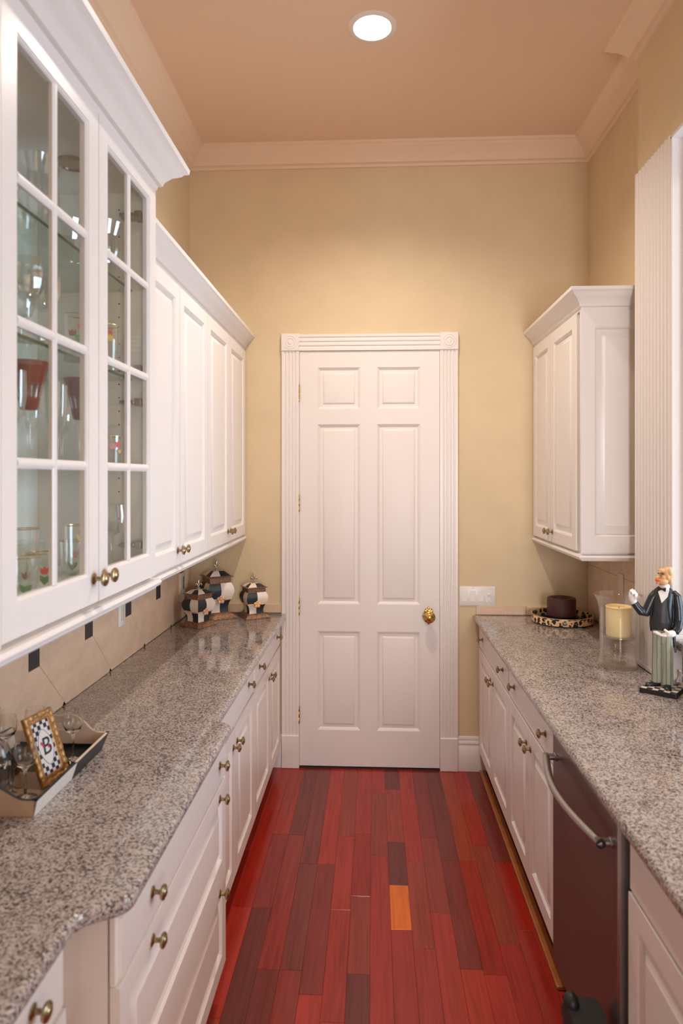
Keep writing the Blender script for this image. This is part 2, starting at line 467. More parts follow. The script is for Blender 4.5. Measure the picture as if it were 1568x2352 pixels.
# ------------------------------------------------------------------ structure: floor
fl = struct('floor', MB().box(XL - 0.1, 3.7, -2.7, D + 0.1, -0.06, -0.012), M['subfloor'])
TONE = {'r': (0.350, 0.028, 0.016), 'd': (0.165, 0.029, 0.022), 'b': (0.300, 0.038, 0.020), 'o': (0.66, 0.140, 0.012), 'c': (0.320, 0.018, 0.009),
        'p': (0.230, 0.027, 0.020), 'a': (0.300, 0.038, 0.013)}
PW = 0.0788
def yz(zy): return 2648.8 / (1740 + 0.5485 * zy - 1095)
cols = {
    -8: [(400, 'r')], -7: [(230, 'r'), (640, 'c')], -6: [(330, 'r')], -5: [(330, 'd'), (900, 'p')], -4: [(450, 'd'), (900, 'd')],
    -3: [(450, 'r'), (1000, 'p')], -2: [(330, 'b'), (640, 'r')], -1: [(130, 'r'), (320, 'r'), (580, 'c'), (905, 'b')],
    0: [(150, 'r'), (408, 'b'), (1200, 'r')], 1: [(130, 'd'), (350, 'b'), (530, 'd'), (715, 'o')],
    2: [(205, 'r'), (430, 'r')], 3: [(330, 'p'), (640, 'b')], 4: [(420, 'd'), (870, 'p')], 5: [(420, 'a'), (890, 'c')],
    6: [(180, 'c'), (355, 'c'), (760, 'a')], 7: [(420, 'd'), (700, 'c')], 8: [(200, 'b'), (560, 'c')]}
after = {-8: 'ccr', -7: 'rac', -6: 'pda', -5: 'drp', -4: 'prb', -3: 'rbr', -2: 'rbd', -1: 'drr', 0: 'rbr', 1: 'rrb', 2: 'brb', 3: 'rbp', 4: 'rbr', 5: 'rar', 6: 'crb', 7: 'rcb', 8: 'rbr'}
pmesh = {}
def plank(x0, x1, y0, y1, tone, j=0.0):
    key = (round(x1 - x0, 4), round(y1 - y0, 3))
    if key not in pmesh:
        w, l = x1 - x0 - 0.0007, y1 - y0 - 0.0009
        b = 0.0009
        mb = MB(); mb.loft([[(-w/2, -l/2, -0.012), (w/2, -l/2, -0.012), (w/2, l/2, -0.012), (-w/2, l/2, -0.012)],
                            [(-w/2, -l/2, -b*0.5), (w/2, -l/2, -b*0.5), (w/2, l/2, -b*0.5), (-w/2, l/2, -b*0.5)],
                            [(-w/2+b, -l/2+b, 0), (w/2-b, -l/2+b, 0), (w/2-b, l/2-b, 0), (-w/2+b, l/2-b, 0)]])
        pmesh[key] = mb.mesh('plank', M['plank'], 20)
    o = link('plank', pmesh[key], fl, ((x0+x1)/2, (y0+y1)/2, 0))
    t = TONE[tone]; k = random.uniform(0.86, 1.14)
    o.color = (t[0]*k, t[1]*k, t[2]*k, 1)
for k in range(-8, 9):
    x0 = -0.013 + PW * k; x1 = x0 + PW
    y = D; seq = [(yz(z), t) for z, t in cols[k]]
    for yj, t in seq:
        if yj < y - 0.05: plank(x0, x1, yj, y, t); y = yj
    i = 0
    while y > -0.6:
        l = random.choice((0.55, 0.75, 0.95, 0.65)); t = after[k][i % 3]; i += 1
        plank(x0, x1, y - l, y, t); y -= l
struct('floor_beyond', MB().box(-0.8, 3.69, -2.69, -0.9, -0.012, -0.001).box(0.70, 3.69, -0.9, D, -0.012, -0.001), simple('floor_far_wood', (0.2, 0.045, 0.028), 0.3))

# ------------------------------------------------------------------ walls and ceiling
struct('ceiling', MB().box(XL - 0.1, 3.7, -2.7, D + 0.1, ZC, ZC + 0.08), M['ceil'])
wall_back = struct('wall_back', MB().box(XL - 0.1, -0.452, D, D + 0.1, 0, ZC).box(0.398, 3.7, D, D + 0.1, 0, ZC).box(-0.452, 0.398, D, D + 0.1, 2.475, ZC).box(-0.452, 0.398, D + 0.07, D + 0.1, 0, 2.475), M['wall'])
wall_left = struct('wall_left', MB().box(XL - 0.1, XL, -2.7, D, 0, ZC), M['wall'])
PX, PY0, PY1, HZ = 1.152, 2.640, 2.985, 3.03   # projecting wall with the fluted pilaster; opening starts at PY0
wall_right = struct('wall_right', MB().box(XR, XR + 0.1, PY1, D, 0, ZC).box(PX, 1.46, PY0, PY1, 0, ZC).box(PX, 1.46, 0.3, PY0, HZ, ZC).box(1.20, 1.46, 0.3, PY0, 0, 1.062).box(1.44, 1.54, -2.6, 0.2, 0, ZC).box(PX, 1.54, 0.2, 0.3, 0, ZC), M['wall'])
struct('wall_front', MB().box(XL, 0.32, -2.7, -2.6, 0, ZC).box(1.42, 3.6, -2.7, -2.6, 0, ZC).box(0.32, 1.42, -2.7, -2.6, 0, 0.58).box(0.32, 1.42, -2.7, -2.6, 2.32, ZC), M['wall'])
struct('light_block_wall', MB().box(XL, 0.27, -0.60, -0.50, 0, ZC).box(0.27, 1.44, -0.60, -0.50, 2.40, ZC), M['wall'])  # unseen stub and header, added and shaped to block the rear fill
struct('rear_fill_window', MB().box(0.32, 0.37, -2.69, -2.6, 0.58, 2.32).box(1.37, 1.42, -2.69, -2.6, 0.58, 2.32).box(0.37, 1.37, -2.69, -2.6, 0.58, 0.63).box(0.37, 1.37, -2.69, -2.6, 2.27, 2.32).box(0.85, 0.89, -2.66, -2.63, 0.63, 2.27), M['trim'])  # unseen window frame added around the rear fill light
struct('wall_far_side', MB().box(3.6, 3.7, -2.6, 0.3, 0, ZC).box(3.6, 3.7, 2.4, D, 0, ZC).box(3.6, 3.7, 0.3, 2.4, 0, 0.8).box(3.6, 3.7, 0.3, 2.4, 2.6, ZC), M['wall'])
wn = struct('window_1', MB().box(3.6, 3.69, 0.3, 0.36, 0.8, 2.6).box(3.6, 3.69, 2.34, 2.4, 0.8, 2.6).box(3.6, 3.69, 0.36, 2.34, 0.8, 0.86).box(3.6, 3.69, 0.36, 2.34, 2.54, 2.6).box(3.63, 3.66, 1.33, 1.37, 0.86, 2.54), M['trim'])

# crown moulding of the room
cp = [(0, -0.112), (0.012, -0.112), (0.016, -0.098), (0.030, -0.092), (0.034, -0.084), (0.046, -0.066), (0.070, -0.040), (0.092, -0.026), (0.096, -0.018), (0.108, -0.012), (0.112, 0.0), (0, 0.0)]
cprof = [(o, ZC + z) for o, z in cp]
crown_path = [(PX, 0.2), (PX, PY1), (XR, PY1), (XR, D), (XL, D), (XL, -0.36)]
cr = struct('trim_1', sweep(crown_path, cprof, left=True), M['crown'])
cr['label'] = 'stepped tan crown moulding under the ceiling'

# ------------------------------------------------------------------ door
door = empty('door_1', (-0.437, D - 0.012, 0.014)); door['kind'] = 'structure'
door['label'] = 'white six-panel door at the end of the passage'
def frame_grid(w, h, t, xs, zs, holes, stick=0.010, depth=0.009, edge=0.002):
    """slab facing -y, front at y=0, thickness t; xs/zs cut positions; holes = set of (ix,iz) cells left open"""
    mb = MB()
    nx, nz = len(xs) - 1, len(zs) - 1
    for i in range(nx):
        for k in range(nz):
            x0, x1, z0, z1 = xs[i], xs[i+1], zs[k], zs[k+1]
            if (i, k) in holes:
                mb.rings_rect(x1 - x0, z1 - z0, [(0, 0), (0.002, 0.003), (0.004, 0.003), (stick, depth), (stick, t)], x0, z0, cap=False)
            else:
                mb.add([(x0, 0, z0), (x1, 0, z0), (x1, 0, z1), (x0, 0, z1)], [(0, 1, 2, 3)])
    # sides + back edge ring
    e = edge
    mb.rings_rect(w, h, [(0, 0), (-e, e), (-e, t)], 0, 0, cap=False)
    for i in range(nx):
        for k in range(nz):
            x0, x1, z0, z1 = xs[i], xs[i+1], zs[k], zs[k+1]
            if (i, k) not in holes:
                mb.add([(x0, t, z0), (x1, t, z0), (x1, t, z1), (x0, t, z1)], [(3, 2, 1, 0)])
            else:
                mb.rings_rect(x1 - x0, z1 - z0, [(stick, t), (0, t)], x0, z0, cap=False)
    return mb
def raised_panel(w, h, slope=0.030, groove=0.010, field=0.002, lip=0.004):
    mb = MB()
    mb.rings_rect(w, h, [(0, 0.018), (0, groove), (0.006, groove), (0.006 + slope, field + lip * 0.6), (0.006 + slope + 0.001, field)], 0, 0)
    return mb
DW, DH = 0.821, 2.446
xs = [0, 0.107, 0.357, 0.457, 0.709, DW]
zs = [0, 0.212, 0.795, 0.955, 2.015, 2.105, 2.350, DH]
holes = {(1,1),(3,1),(1,3),(3,3),(1,5),(3,5)}
obj('slab', frame_grid(DW, DH, 0.04, xs, zs, holes, stick=0.016, depth=0.0135, edge=0.0015), M['doorpaint'], door)
for (i, k) in sorted(holes):
    w, h = xs[i+1] - xs[i], zs[k+1] - zs[k]
    obj('panel', MB().rings_rect(w - 0.030, h - 0.030, [(0, 0.018), (0, 0.0125), (0.015, 0.0115), (0.0165, 0.0095), (0.024, 0.0045), (0.026, 0.004)]), M['doorpaint'], door, (xs[i] + 0.015, 0, zs[k] + 0.015))
hm = MB().lathe([(0.0055, -0.05), (0.0065, -0.048), (0.0065, -0.018), (0.0058, -0.017), (0.0065, -0.016), (0.0065, 0.016), (0.0058, 0.017), (0.0065, 0.018), (0.0065, 0.048), (0.0055, 0.05)], 12, cap=True).box(-0.010, 0.0, 0.001, 0.004, -0.05, 0.05).mesh('hinge', M['hinge'])
for z in (2.215, 1.565, 0.955, 0.315): link('hinge', hm, door, (-0.004, -0.004, z - 0.014))
kb = MB()   # ornate gold knob with leafy backplate
kp = []
for j in range(40):
    a = 2*pi*j/40; r = 0.026 + 0.0035*cos(8*a)
    kp.append((r*0.98*cos(a), r*1.12*sin(a) + (0.010 if sin(a) > 0.75 else 0)))
kb.loft([[(x, 0, z) for x, z in kp], [(x, -0.005, z) for x, z in kp], [(x*0.8, -0.009, z*0.8) for x, z in kp]])
kb.lathe([(0.012, 0.005), (0.011, 0.026), (0.016, 0.030), (0.024, 0.036), (0.0285, 0.045), (0.028, 0.054), (0.023, 0.060), (0.020, 0.061), (0.018, 0.065), (0.010, 0.070), (0.0, 0.071)], 24, axis='-Y')
for j in range(12):
    a = 2*pi*j/12; kb.ellipsoid((0.024*cos(a), -0.050, 0.024*sin(a)), (0.0055, 0.0055, 0.0055), 8, 6)
for j in range(5):
    kb.ellipsoid((0.016*(j-2)/2, -0.006, 0.036 - 0.007*abs(j-2)), (0.006, 0.004, 0.009), 8, 6)
    kb.ellipsoid((0.014*(j-2)/2, -0.006, -0.036 + 0.006*abs(j-2)), (0.006, 0.004, 0.008), 8, 6)
k_ = obj('knob', kb, M['gold'], door, (0.321 + 0.437, 0, 0.893)); k_['label'] = 'ornate gold door knob'; k_.scale = (1.2, 1.1, 1.2)
obj('latch_plate', MB().box(0, 0.006, -0.004, 0.0, -0.026, 0.026), M['hinge'], door, (DW + 0.004, -0.002, 0.905))
obj('threshold', MB().box(-0.005, DW + 0.005, -0.004, 0.045, -0.0135, -0.006), M['subfloor'], door)

# fluted door casing
casing = empty('trim_2', (0, D, 0)); casing['kind'] = 'structure'; casing['label'] = 'fluted white door casing with rosette corner blocks'
def flute_profile(w, n, margin, depth, base=0.022):
    pts = [(0, 0), (0, base)]
    fw = (w - 2 * margin) / n
    for i in range(n):
        a = margin + i * fw; g = fw * 0.62; m0 = a + (fw - g) / 2
        pts.append((m0, base))
        for k in range(1, 5): 
            t = k / 5; pts.append((m0 + g * t, base - depth * sin(pi * t)))
        pts.append((m0 + g, base))
    pts += [(w, base), (w, 0)]
    return pts
def casing_bar(w, n, length, margin=0.010, depth=0.006, base=0.022):
    pr = flute_profile(w, n, margin, depth, base)
    return MB().loft([[(x, -d, 0) for x, d in pr], [(x, -d, length) for x, d in pr]])
CW = 0.100
PZ, CZ = 0.195, 2.462
cb = casing_bar(CW, 4, CZ - PZ).mesh('casing', M['trim'], 30)
link('casing', cb, casing, (-0.543, 0, PZ)); link('casing', cb, casing, (0.390, 0, PZ))
hb = casing_bar(CW - 0.004, 3, 0.390 + 0.443).mesh('head_casing', M['trim'], 30)
link('head_casing', hb, casing, (-0.443, 0, CZ + CW - 0.002), (0, radians(90), 0))
pb = MB().rings_rect(CW + 0.004, PZ, [(0, 0), (0, -0.024), (0.004, -0.028)]).mesh('plinth_block', M['trim'], 30)
link('plinth_block', pb, casing, (-0.545, 0, 0)); link('plinth_block', pb, casing, (0.388, 0, 0))
rb = MB().rings_rect(CW + 0.006, CW + 0.002, [(0, 0), (0, -0.026), (0.003, -0.029)])
rb.lathe([(0.041, 0.029), (0.0405, 0.031), (0.037, 0.032), (0.034, 0.0295), (0.030, 0.029), (0.027, 0.032), (0.022, 0.032), (0.020, 0.029), (0.014, 0.029), (0.012, 0.032), (0.006, 0.0335), (0, 0.034)], 32, ((CW+0.006)/2, 0, (CW+0.002)/2), axis='-Y')
rm = rb.mesh('rosette_block', M['trim'], 25)
link('rosette_block', rm, casing, (-0.546, 0, CZ)); link('rosette_block', rm, casing, (0.387, 0, CZ))
obj('jamb', MB().box(-0.443, -0.4395, -0.016, 0.06, 0, 2.470).box(0.3865, 0.392, -0.016, 0.06, 0, 2.470).box(-0.443, 0.392, -0.016, 0.06, 2.463, 2.470), M['trim'], casing)
bsb = [(0, 0), (0.016, 0), (0.016, 0.145), (0.013, 0.150), (0.013, 0.157), (0.016, 0.160), (0.016, 0.168), (0.010, 0.178), (0.012, 0.184), (0.008, 0.198), (0, 0.200)]
bb = struct('baseboard_back', sweep([(0.655, D), (0.493, D)], bsb, left=True), M['trim'])
struct('baseboard_left', sweep([(-0.546, D), (-0.600, D)], bsb, left=True), M['trim'])
struct('baseboard_right', MB().box(0.612, 0.650, 2.275, 3.935, 0.0, 0.014), M['shoe'], bevel=0.004)

# pilaster on the projecting wall
pil = empty('trim_3', (PX, PY1, CT)); pil['kind'] = 'structure'; pil['label'] = 'wide fluted white pilaster beside the pass-through'
pr = flute_profile(PY1 - PY0, 10, 0.008, 0.007, 0.014)
obj('fluted_face', MB().loft([[(-d, -x, 0.018) for x, d in pr], [(-d, -x, 3.035 - CT) for x, d in pr]]), M['trim'], pil, smooth=30)
obj('base_strip', MB().box(-0.020, 0, -(PY1 - PY0), 0, 0, 0.018), M['trim'], pil, bevel=0.002)
jm = MB()
jm.box(-0.012, 0.31, -(PY1-PY0) - 0.012, -(PY1-PY0), 0.20, HZ - CT)
for x in (0.030, 0.080, 0.20): jm.box(x, x + 0.016, -(PY1-PY0) - 0.022, -(PY1-PY0) - 0.012, 0.24, HZ - CT)
jm.box(-0.012, 0.052, -(PY1-PY0) - 0.014, -(PY1-PY0), 0.0, 0.20)
obj('jamb_lining', jm, M['trim'], pil, bevel=0.003)
obj('head_lining', MB().box(-0.012, 0.31, -2.33, -(PY1-PY0), HZ - CT - 0.012, HZ - CT), M['trim'], pil)

# ------------------------------------------------------------------ backsplash tiles (children of the walls)
def poly_tile(name, pts, parent, xw, t, m, sgn=1, z=0):
    """pts in (Y,Z) on a wall plane at x = xw, proud by t towards sgn*x"""
    c = Vector((sum(p[0] for p in pts)/len(pts), sum(p[1] for p in pts)/len(pts)))
    def shr(p, g):
        d = c - Vector(p); return Vector(p) + d.normalized() * g
    mb = MB()
    r0 = [(0, *shr(p, 0.0008)) for p in pts]
    r1 = [(sgn * (t - 0.001), *shr(p, 0.0008)) for p in pts]
    r2 = [(sgn * t, *shr(p, 0.0018)) for p in pts]
    mb.loft([r0, r1, r2])
    return obj(name, mb, m, parent, (xw, 0, 0), smooth=0)
INS = [2.105 + 0.4145 * k for k in range(-5, 5)]
IZ = 1.140; hw, hh = 0.035, 0.038
zb, zt = CT + 0.001, 1.40
struct('wall_left_grout', MB().box(XL, XL + 0.004, 0.0, D, CT + 0.001, 1.40), M['grout'])
for k, y in enumerate(INS):
    if y > D: break
    poly_tile('accent_tile', [(y-hw, IZ-hh), (y+hw, IZ-hh), (y+hw, IZ+hh), (y-hw, IZ+hh)], wall_left, XL + 0.002, 0.0092, M['blacktile'])
    y2 = INS[k+1] if k + 1 < len(INS) else y + 0.4145
    mid = (y + y2) / 2
    dz = (mid - y - hw)
    zlow = max(zb, IZ - hh - dz); cut = mid
    a, b = y + hw, y2 - hw
    # side diamond between two accent tiles, lower half-tiles and upper half-tiles
    zL = IZ - hh; zU = IZ + hh
    f = (zL - zb) / dz
    def cl(pts): return [(min(py, D), pz) for py, pz in pts]
    if a < D - 0.02:
        xA, xB = a + (zL - zb), b - (zL - zb)
        lo = [(a, zL)] + ([(xA, zb), (xB, zb)] if xA < xB else [(mid, zL - dz)]) + [(b, zL), (b, zU)]
        xC, xD = a + (zt - zU), b - (zt - zU)
        hi = ([(xD, zt), (xC, zt)] if xC < xD else [(mid, zU + dz)]) + [(a, zU)]
        poly_tile('tile', cl(lo + hi), wall_left, XL + 0.002, 0.009, M['tile'])
    # half tile hanging below accent tile k, and above it
    e = zL - zb
    poly_tile('tile', cl([(y - hw - e, zb), (y + hw + e, zb), (y + hw, zL), (y - hw, zL)]), wall_left, XL + 0.002, 0.009, M['tile'])
    e2 = min(zt - zU, dz)
    poly_tile('tile', cl([(y - hw, zU), (y + hw, zU), (y + hw + e2, zt), (y - hw - e2, zt)]), wall_left, XL + 0.002, 0.009, M['tile'])
# right wall: plain courses
struct('wall_right_grout', MB().box(XR - 0.004, XR, PY1, D, CT + 0.001, 1.38), M['grout'])
yy = [PY1 + 0.001, 3.29, 3.595, 3.90, D - 0.012]
for i in range(4):
    for z0, z1 in ((CT + 0.001, 1.215), (1.215, 1.38)):
        poly_tile('tile', [(yy[i], z0), (yy[i+1], z0), (yy[i+1], z1), (yy[i], z1)], wall_right, XR - 0.002, 0.009, M['tile'], -1)
# low strip on the back wall
def strip(xsx, round_end):
    for a, b in zip(xsx[:-1], xsx[1:]):
        rd = [0.0] * 4
        if round_end == 'l' and a == xsx[0]: rd[3] = 0.016
        pts = fillet([(a + 0.0006, CT + 0.001), (b - 0.0006, CT + 0.001), (b - 0.0006, 0.966), (a + 0.0006, 0.966)], rd)
        mb = MB().loft([[(x, 0, z) for x, z in pts], [(x, -0.011, z) for x, z in pts]])
        obj('tile', mb, M['tile'], wall_back, (0, D, 0), bevel=0.0015)
strip([XL + 0.012, -0.86, -0.5455], None)
strip([0.596, 0.885, XR - 0.012], 'l')

# ------------------------------------------------------------------ cabinets
km = MB().lathe([(0.0, 0.0), (0.0125, 0.0), (0.0125, 0.002), (0.009, 0.004), (0.0055, 0.006), (0.005, 0.016), (0.0075, 0.019), (0.0145, 0.021), (0.0165, 0.024), (0.0165, 0.027), (0.0145, 0.029), (0.0120, 0.0295), (0.0110, 0.0285), (0.009, 0.031), (0.005, 0.033), (0.0, 0.0335)], 20, axis='-Y')
knob_me = km.mesh('knob', M['brass'], 40)
def add_knob(door_, x, z): return link('knob', knob_me, door_, (x, 0, z))
def panel_front(name, cab, x0, z0, w, h, knobs=(), fw=0.058, t=0.020, slope=0.034, gap=0.0015):
    w2, h2 = w - 2*gap, h - 2*gap
    d = obj(name, frame_grid(w2, h2, t, [0, fw, w2 - fw, w2], [0, fw, h2 - fw, h2], {(1, 1)}, stick=0.010, depth=0.012, edge=0.0), M['white'], cab, (x0 + gap, 0, z0 + gap), bevel=0.0025)
    obj('panel', raised_panel(w2 - 2*fw - 0.014, h2 - 2*fw - 0.014, slope - 0.006, 0.0125, 0.0005, 0.002), M['white'], d, (fw + 0.007, 0, fw + 0.007))
    for kx, kz in knobs: add_knob(d, kx - x0 - gap, kz - z0 - gap)
    return d
def slab_front(cab, x0, z0, w, h, knobs=(), t=0.020, gap=0.0015):
    mb = MB().rings_rect(w - 2*gap, h - 2*gap, [(0, t), (0, 0.010), (0.002, 0.008), (0.006, 0.008), (0.011, 0.0)])
    d = obj('drawer', mb, M['white'], cab, (x0 + gap, 0, z0 + gap))
    for kx, kz in knobs: add_knob(d, kx - x0 - gap, kz - z0 - gap)
    return d
ZB, ZDR, ZTOP = 0.128, 0.728, 0.879
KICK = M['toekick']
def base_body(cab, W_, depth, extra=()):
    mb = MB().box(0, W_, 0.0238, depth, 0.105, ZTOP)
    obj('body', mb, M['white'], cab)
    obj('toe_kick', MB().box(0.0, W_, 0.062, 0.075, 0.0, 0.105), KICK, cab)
def base_two_door(name, label, loc, rz, W_, depth, x0=0.0, x1=None, split=None, kz=0.658, group='white base cabinets'):
    c = thing(name, label, 'cabinet', loc, rz, group)
    x1 = W_ if x1 is None else x1
    split = split or (x0 + x1) / 2
    base_body(c, W_, depth)
    slab_front(c, x0, ZDR, x1 - x0, ZTOP - ZDR - 0.004, [(x0 + 0.16*(x1-x0), 0.806), (x1 - 0.16*(x1-x0), 0.806)])
    panel_front('door', c, x0, ZB, split - x0, ZDR - ZB, [(split - 0.036, kz)])
    panel_front('door', c, split, ZB, x1 - split, ZDR - ZB, [(split + 0.036, kz)])
    return c
R90 = radians(90)
FL, FB, FN, FR = -0.550, -0.487, -0.575, 0.610       # fronts: left, left bump-out, left near, right
base_two_door('base_cabinet', 'white base cabinet beneath the black and cream checked canisters, next to the door', (FL, 3.070, 0), R90, 0.888, 0.54, 0.0, 0.862, 0.468)
base_two_door('base_cabinet', 'white two-door base cabinet between the canister end and the bumped-out drawers', (FL, 2.195, 0), R90, 0.872, 0.54, 0.0, 0.872, 0.445)
db = thing('drawer_cabinet', 'white three-drawer base cabinet that projects into the aisle', 'cabinet', (FB, 1.265, 0), R90, 'white base cabinets')
base_body(db, 0.925, 0.60)
kx0, kx1 = 0.19, 0.835
slab_front(db, 0, 0.737, 0.925, 0.138, [(kx0, 0.806), (kx1, 0.806)])
panel_front('drawer', db, 0, 0.434, 0.925, 0.303, [(kx0, 0.700), (kx1, 0.700)], fw=0.052)
panel_front('drawer', db, 0, ZB, 0.925, 0.306, [(kx1, 0.400), (kx0, 0.400)], fw=0.052)
nb = thing('base_cabinet', 'nearest white base cabinet under the serving tray, left of the projecting drawers', 'cabinet', (FN, -0.2, 0), R90, 'white base cabinets')
base_body(nb, 1.463, 0.515)
slab_front(nb, 1.03, ZDR, 0.40, ZTOP - ZDR - 0.004, [(1.305, 0.818)])
panel_front('door', nb, 1.03, ZB, 0.40, ZDR - ZB, [(1.07, 0.658)])
slab_front(nb, 0.60, ZDR, 0.43, ZTOP - ZDR - 0.004, [(0.80, 0.806)])
panel_front('door', nb, 0.60, ZB, 0.43, ZDR - ZB, [(0.98, 0.658)])
# right run (local x runs from far to near)
base_two_door('base_cabinet', 'white base cabinet under the leopard tray, beside the end wall', (FR, 3.958, 0), -R90, 0.888, 0.625, 0.030, 0.888, 0.458)
base_two_door('base_cabinet', 'white two-door base cabinet next to the dishwasher', (FR, 3.069, 0), -R90, 0.777, 0.53, 0.0, 0.777, 0.390)
rn = thing('base_cabinet', 'white base cabinet on the near side of the dishwasher', 'cabinet', (FR, 1.645, 0), -R90, 0)
rn['group'] = 'white base cabinets'
base_body(rn, 1.80, 0.53)
slab_front(rn, 0.004, ZDR, 0.60, ZTOP - ZDR - 0.004)
panel_front('door', rn, 0.004, ZB, 0.60, ZDR - ZB, [])
slab_front(rn, 0.604, ZDR, 0.60, ZTOP - ZDR - 0.004, [(0.90, 0.806)])
panel_front('door', rn, 0.604, ZB, 0.60, ZDR - ZB, [(0.66, 0.658)])

# dishwasher
dw = thing('dishwasher', 'dark stainless dishwasher with bowed bar handle', 'dishwasher', (FR - 0.012, 2.286, 0), -R90)
obj('body', MB().box(0.004, 0.628, 0.030, 0.58, 0.10, 0.876), M['rubber'], dw)
obj('door', MB().box(0.006, 0.618, 0, 0.030, 0.115, 0.868), M['steeldark'], dw, bevel=0.010, seg=3)
obj('edge_trim', MB().box(0.606, 0.620, -0.002, 0.032, 0.115, 0.868), M['steel'], dw, bevel=0.005)
obj('kick_plate', MB().box(0.006, 0.618, 0.045, 0.06, 0.0, 0.108), M['rubber'], dw)
hp = []
for k in range(25):
    t = k / 24; hp.append((0.045 + 0.53 * t, -0.030 - 0.038 * sin(pi * t), 0.800))
hd = obj('handle', MB().tube(hp, 0.0115, 12), M['steel'], dw)
for x in (0.052, 0.568):
    obj('mount', MB().lathe([(0.013, 0.0), (0.013, 0.004), (0.0105, 0.006), (0.0105, 0.026), (0.0125, 0.028), (0.0125, 0.040), (0.0, 0.042)], 16, (x, 0, 0.800), axis='-Y'), M['steel'], hd)
obj('end_cap', MB().tube([(0.574, -0.030, 0.800), (0.5795, -0.0295, 0.800)], [0.0123, 0.0123], 12), M['rubber'], hd)

# worktops
pl = fillet([(XL + 0.001, D - 0.001), (XL + 0.001, -0.22), (-0.545, -0.22), (-0.545, 1.212), (-0.463, 1.262), (-0.463, 2.172), (-0.515, 2.200), (-0.515, D - 0.020)][::1],
            [0, 0, 0, 0.050, 0.045, 0.030, 0.012, 0.02])
wl = obj('worktop', slab(pl, CT - 0.034, CT, 0.013), M['granite'])
tag(wl, 'speckled granite worktop along the canister side with a bumped-out middle', 'worktop', 'granite worktops')
prr = fillet([(0.580, D - 0.012), (0.580, -0.16), (1.135, -0.16), (1.135, PY1 - 0.01), (XR - 0.001, PY1 + 0.002), (XR - 0.001, D - 0.012)], [0.02, 0, 0, 0, 0, 0])
wr = obj('worktop', slab(prr, CT - 0.034, CT, 0.013), M['granite'])
tag(wr, 'speckled granite worktop above the dishwasher', 'worktop', 'granite worktops')
bt = obj('raised_counter', slab(fillet([(1.135, PY0 - 0.018), (1.135, 0.32), (1.50, 0.32), (1.50, PY0 - 0.018)], [0.03, 0, 0, 0]), 1.064, 1.100, 0.014), M['granite'])
tag(bt, 'raised granite bar ledge behind the butler figurine', 'worktop')
bf = obj('granite_upstand', MB().box(1.1785, 1.1985, 0.32, PY0 - 0.018, CT + 0.001, 1.063), M['granite'])
tag(bf, 'granite upstand below the raised bar ledge', 'backsplash')

# upper cabinets
corn = [(0, 0), (0.012, 0.0), (0.014, 0.012), (0.022, 0.016), (0.026, 0.030), (0.040, 0.050), (0.058, 0.064), (0.062, 0.072), (0.072, 0.078), (0.074, 0.092), (0, 0.092)]
rail = [(0, 0.030), (0.010, 0.030), (0.020, 0.026), (0.024, 0.018), (0.020, 0.010), (0.012, 0.008), (0.012, 0.004), (0.007, 0.0), (0, 0.0)]
def mould(name, cab, path, prof, z, scale=1.0, left=False):
    return obj(name, sweep(path, [(o*scale, z + h*scale) for o, h in prof], left=left), M['white'], cab)
def upper(name, label, loc, rz, W_, depth, doors, z0=1.372, z1=2.470, path=None, group='white upper cabinets', kn=None):
    c = thing(name, label, 'cabinet', loc, rz, group)
    obj('body', MB().box(0, W_, 0.020, depth, z0 - 0.004, z1 + 0.060), M['white'], c)
    for (a, b), kx in zip(doors, kn):
        panel_front('door', c, a, z0 + 0.008, b - a, z1 - z0 - 0.010, [(kx, z0 + 0.062)])
    path = path or [(0, 0.020), (W_, 0.020)]
    mould('cornice', c, path, corn, z1 + 0.0)
    mould('light_rail', c, path, rail, z0 - 0.033)
    return c
FU = -0.760
upper('upper_cabinet', 'white upper wall cabinet above the canisters', (FU, 3.042, 0), R90, 0.916, 0.335, [(0, 0.456), (0.456, 0.905)], kn=[0.425, 0.490])
upper('upper_cabinet', 'white upper wall cabinet between the glass-fronted cabinet and the canisters', (FU, 2.140, 0), R90, 0.902, 0.335, [(0, 0.460), (0.460, 0.902)], kn=[0.428, 0.494])
FRU = 0.925
ru = upper('upper_cabinet', 'white upper wall cabinet over the burgundy candle', (FRU, 3.958, 0), -R90, 0.878, 0.320, [(0.012, 0.397), (0.397, 0.836)], path=[(0, 0.020), (0.878, 0.020), (0.878, 0.320)], kn=[0.360, 0.432])
# raised panel on its end facing the passage
ep = obj('end_panel', frame_grid(0.312, 1.09, 0.018, [0, 0.060, 0.254, 0.312], [0, 0.075, 1.015, 1.09], {(1, 1)}, 0.010, 0.012, 0.0), M['white'], ru, (0.8795, 0.0225, 1.378), (0, 0, radians(90)))
ep.location = (0.8975, 0.005, 1.378)
obj('panel', raised_panel(0.194 - 0.014, 0.94 - 0.014, 0.032, 0.0125, 0.0005, 0.003), M['white'], ep, (0.067, 0, 0.082))

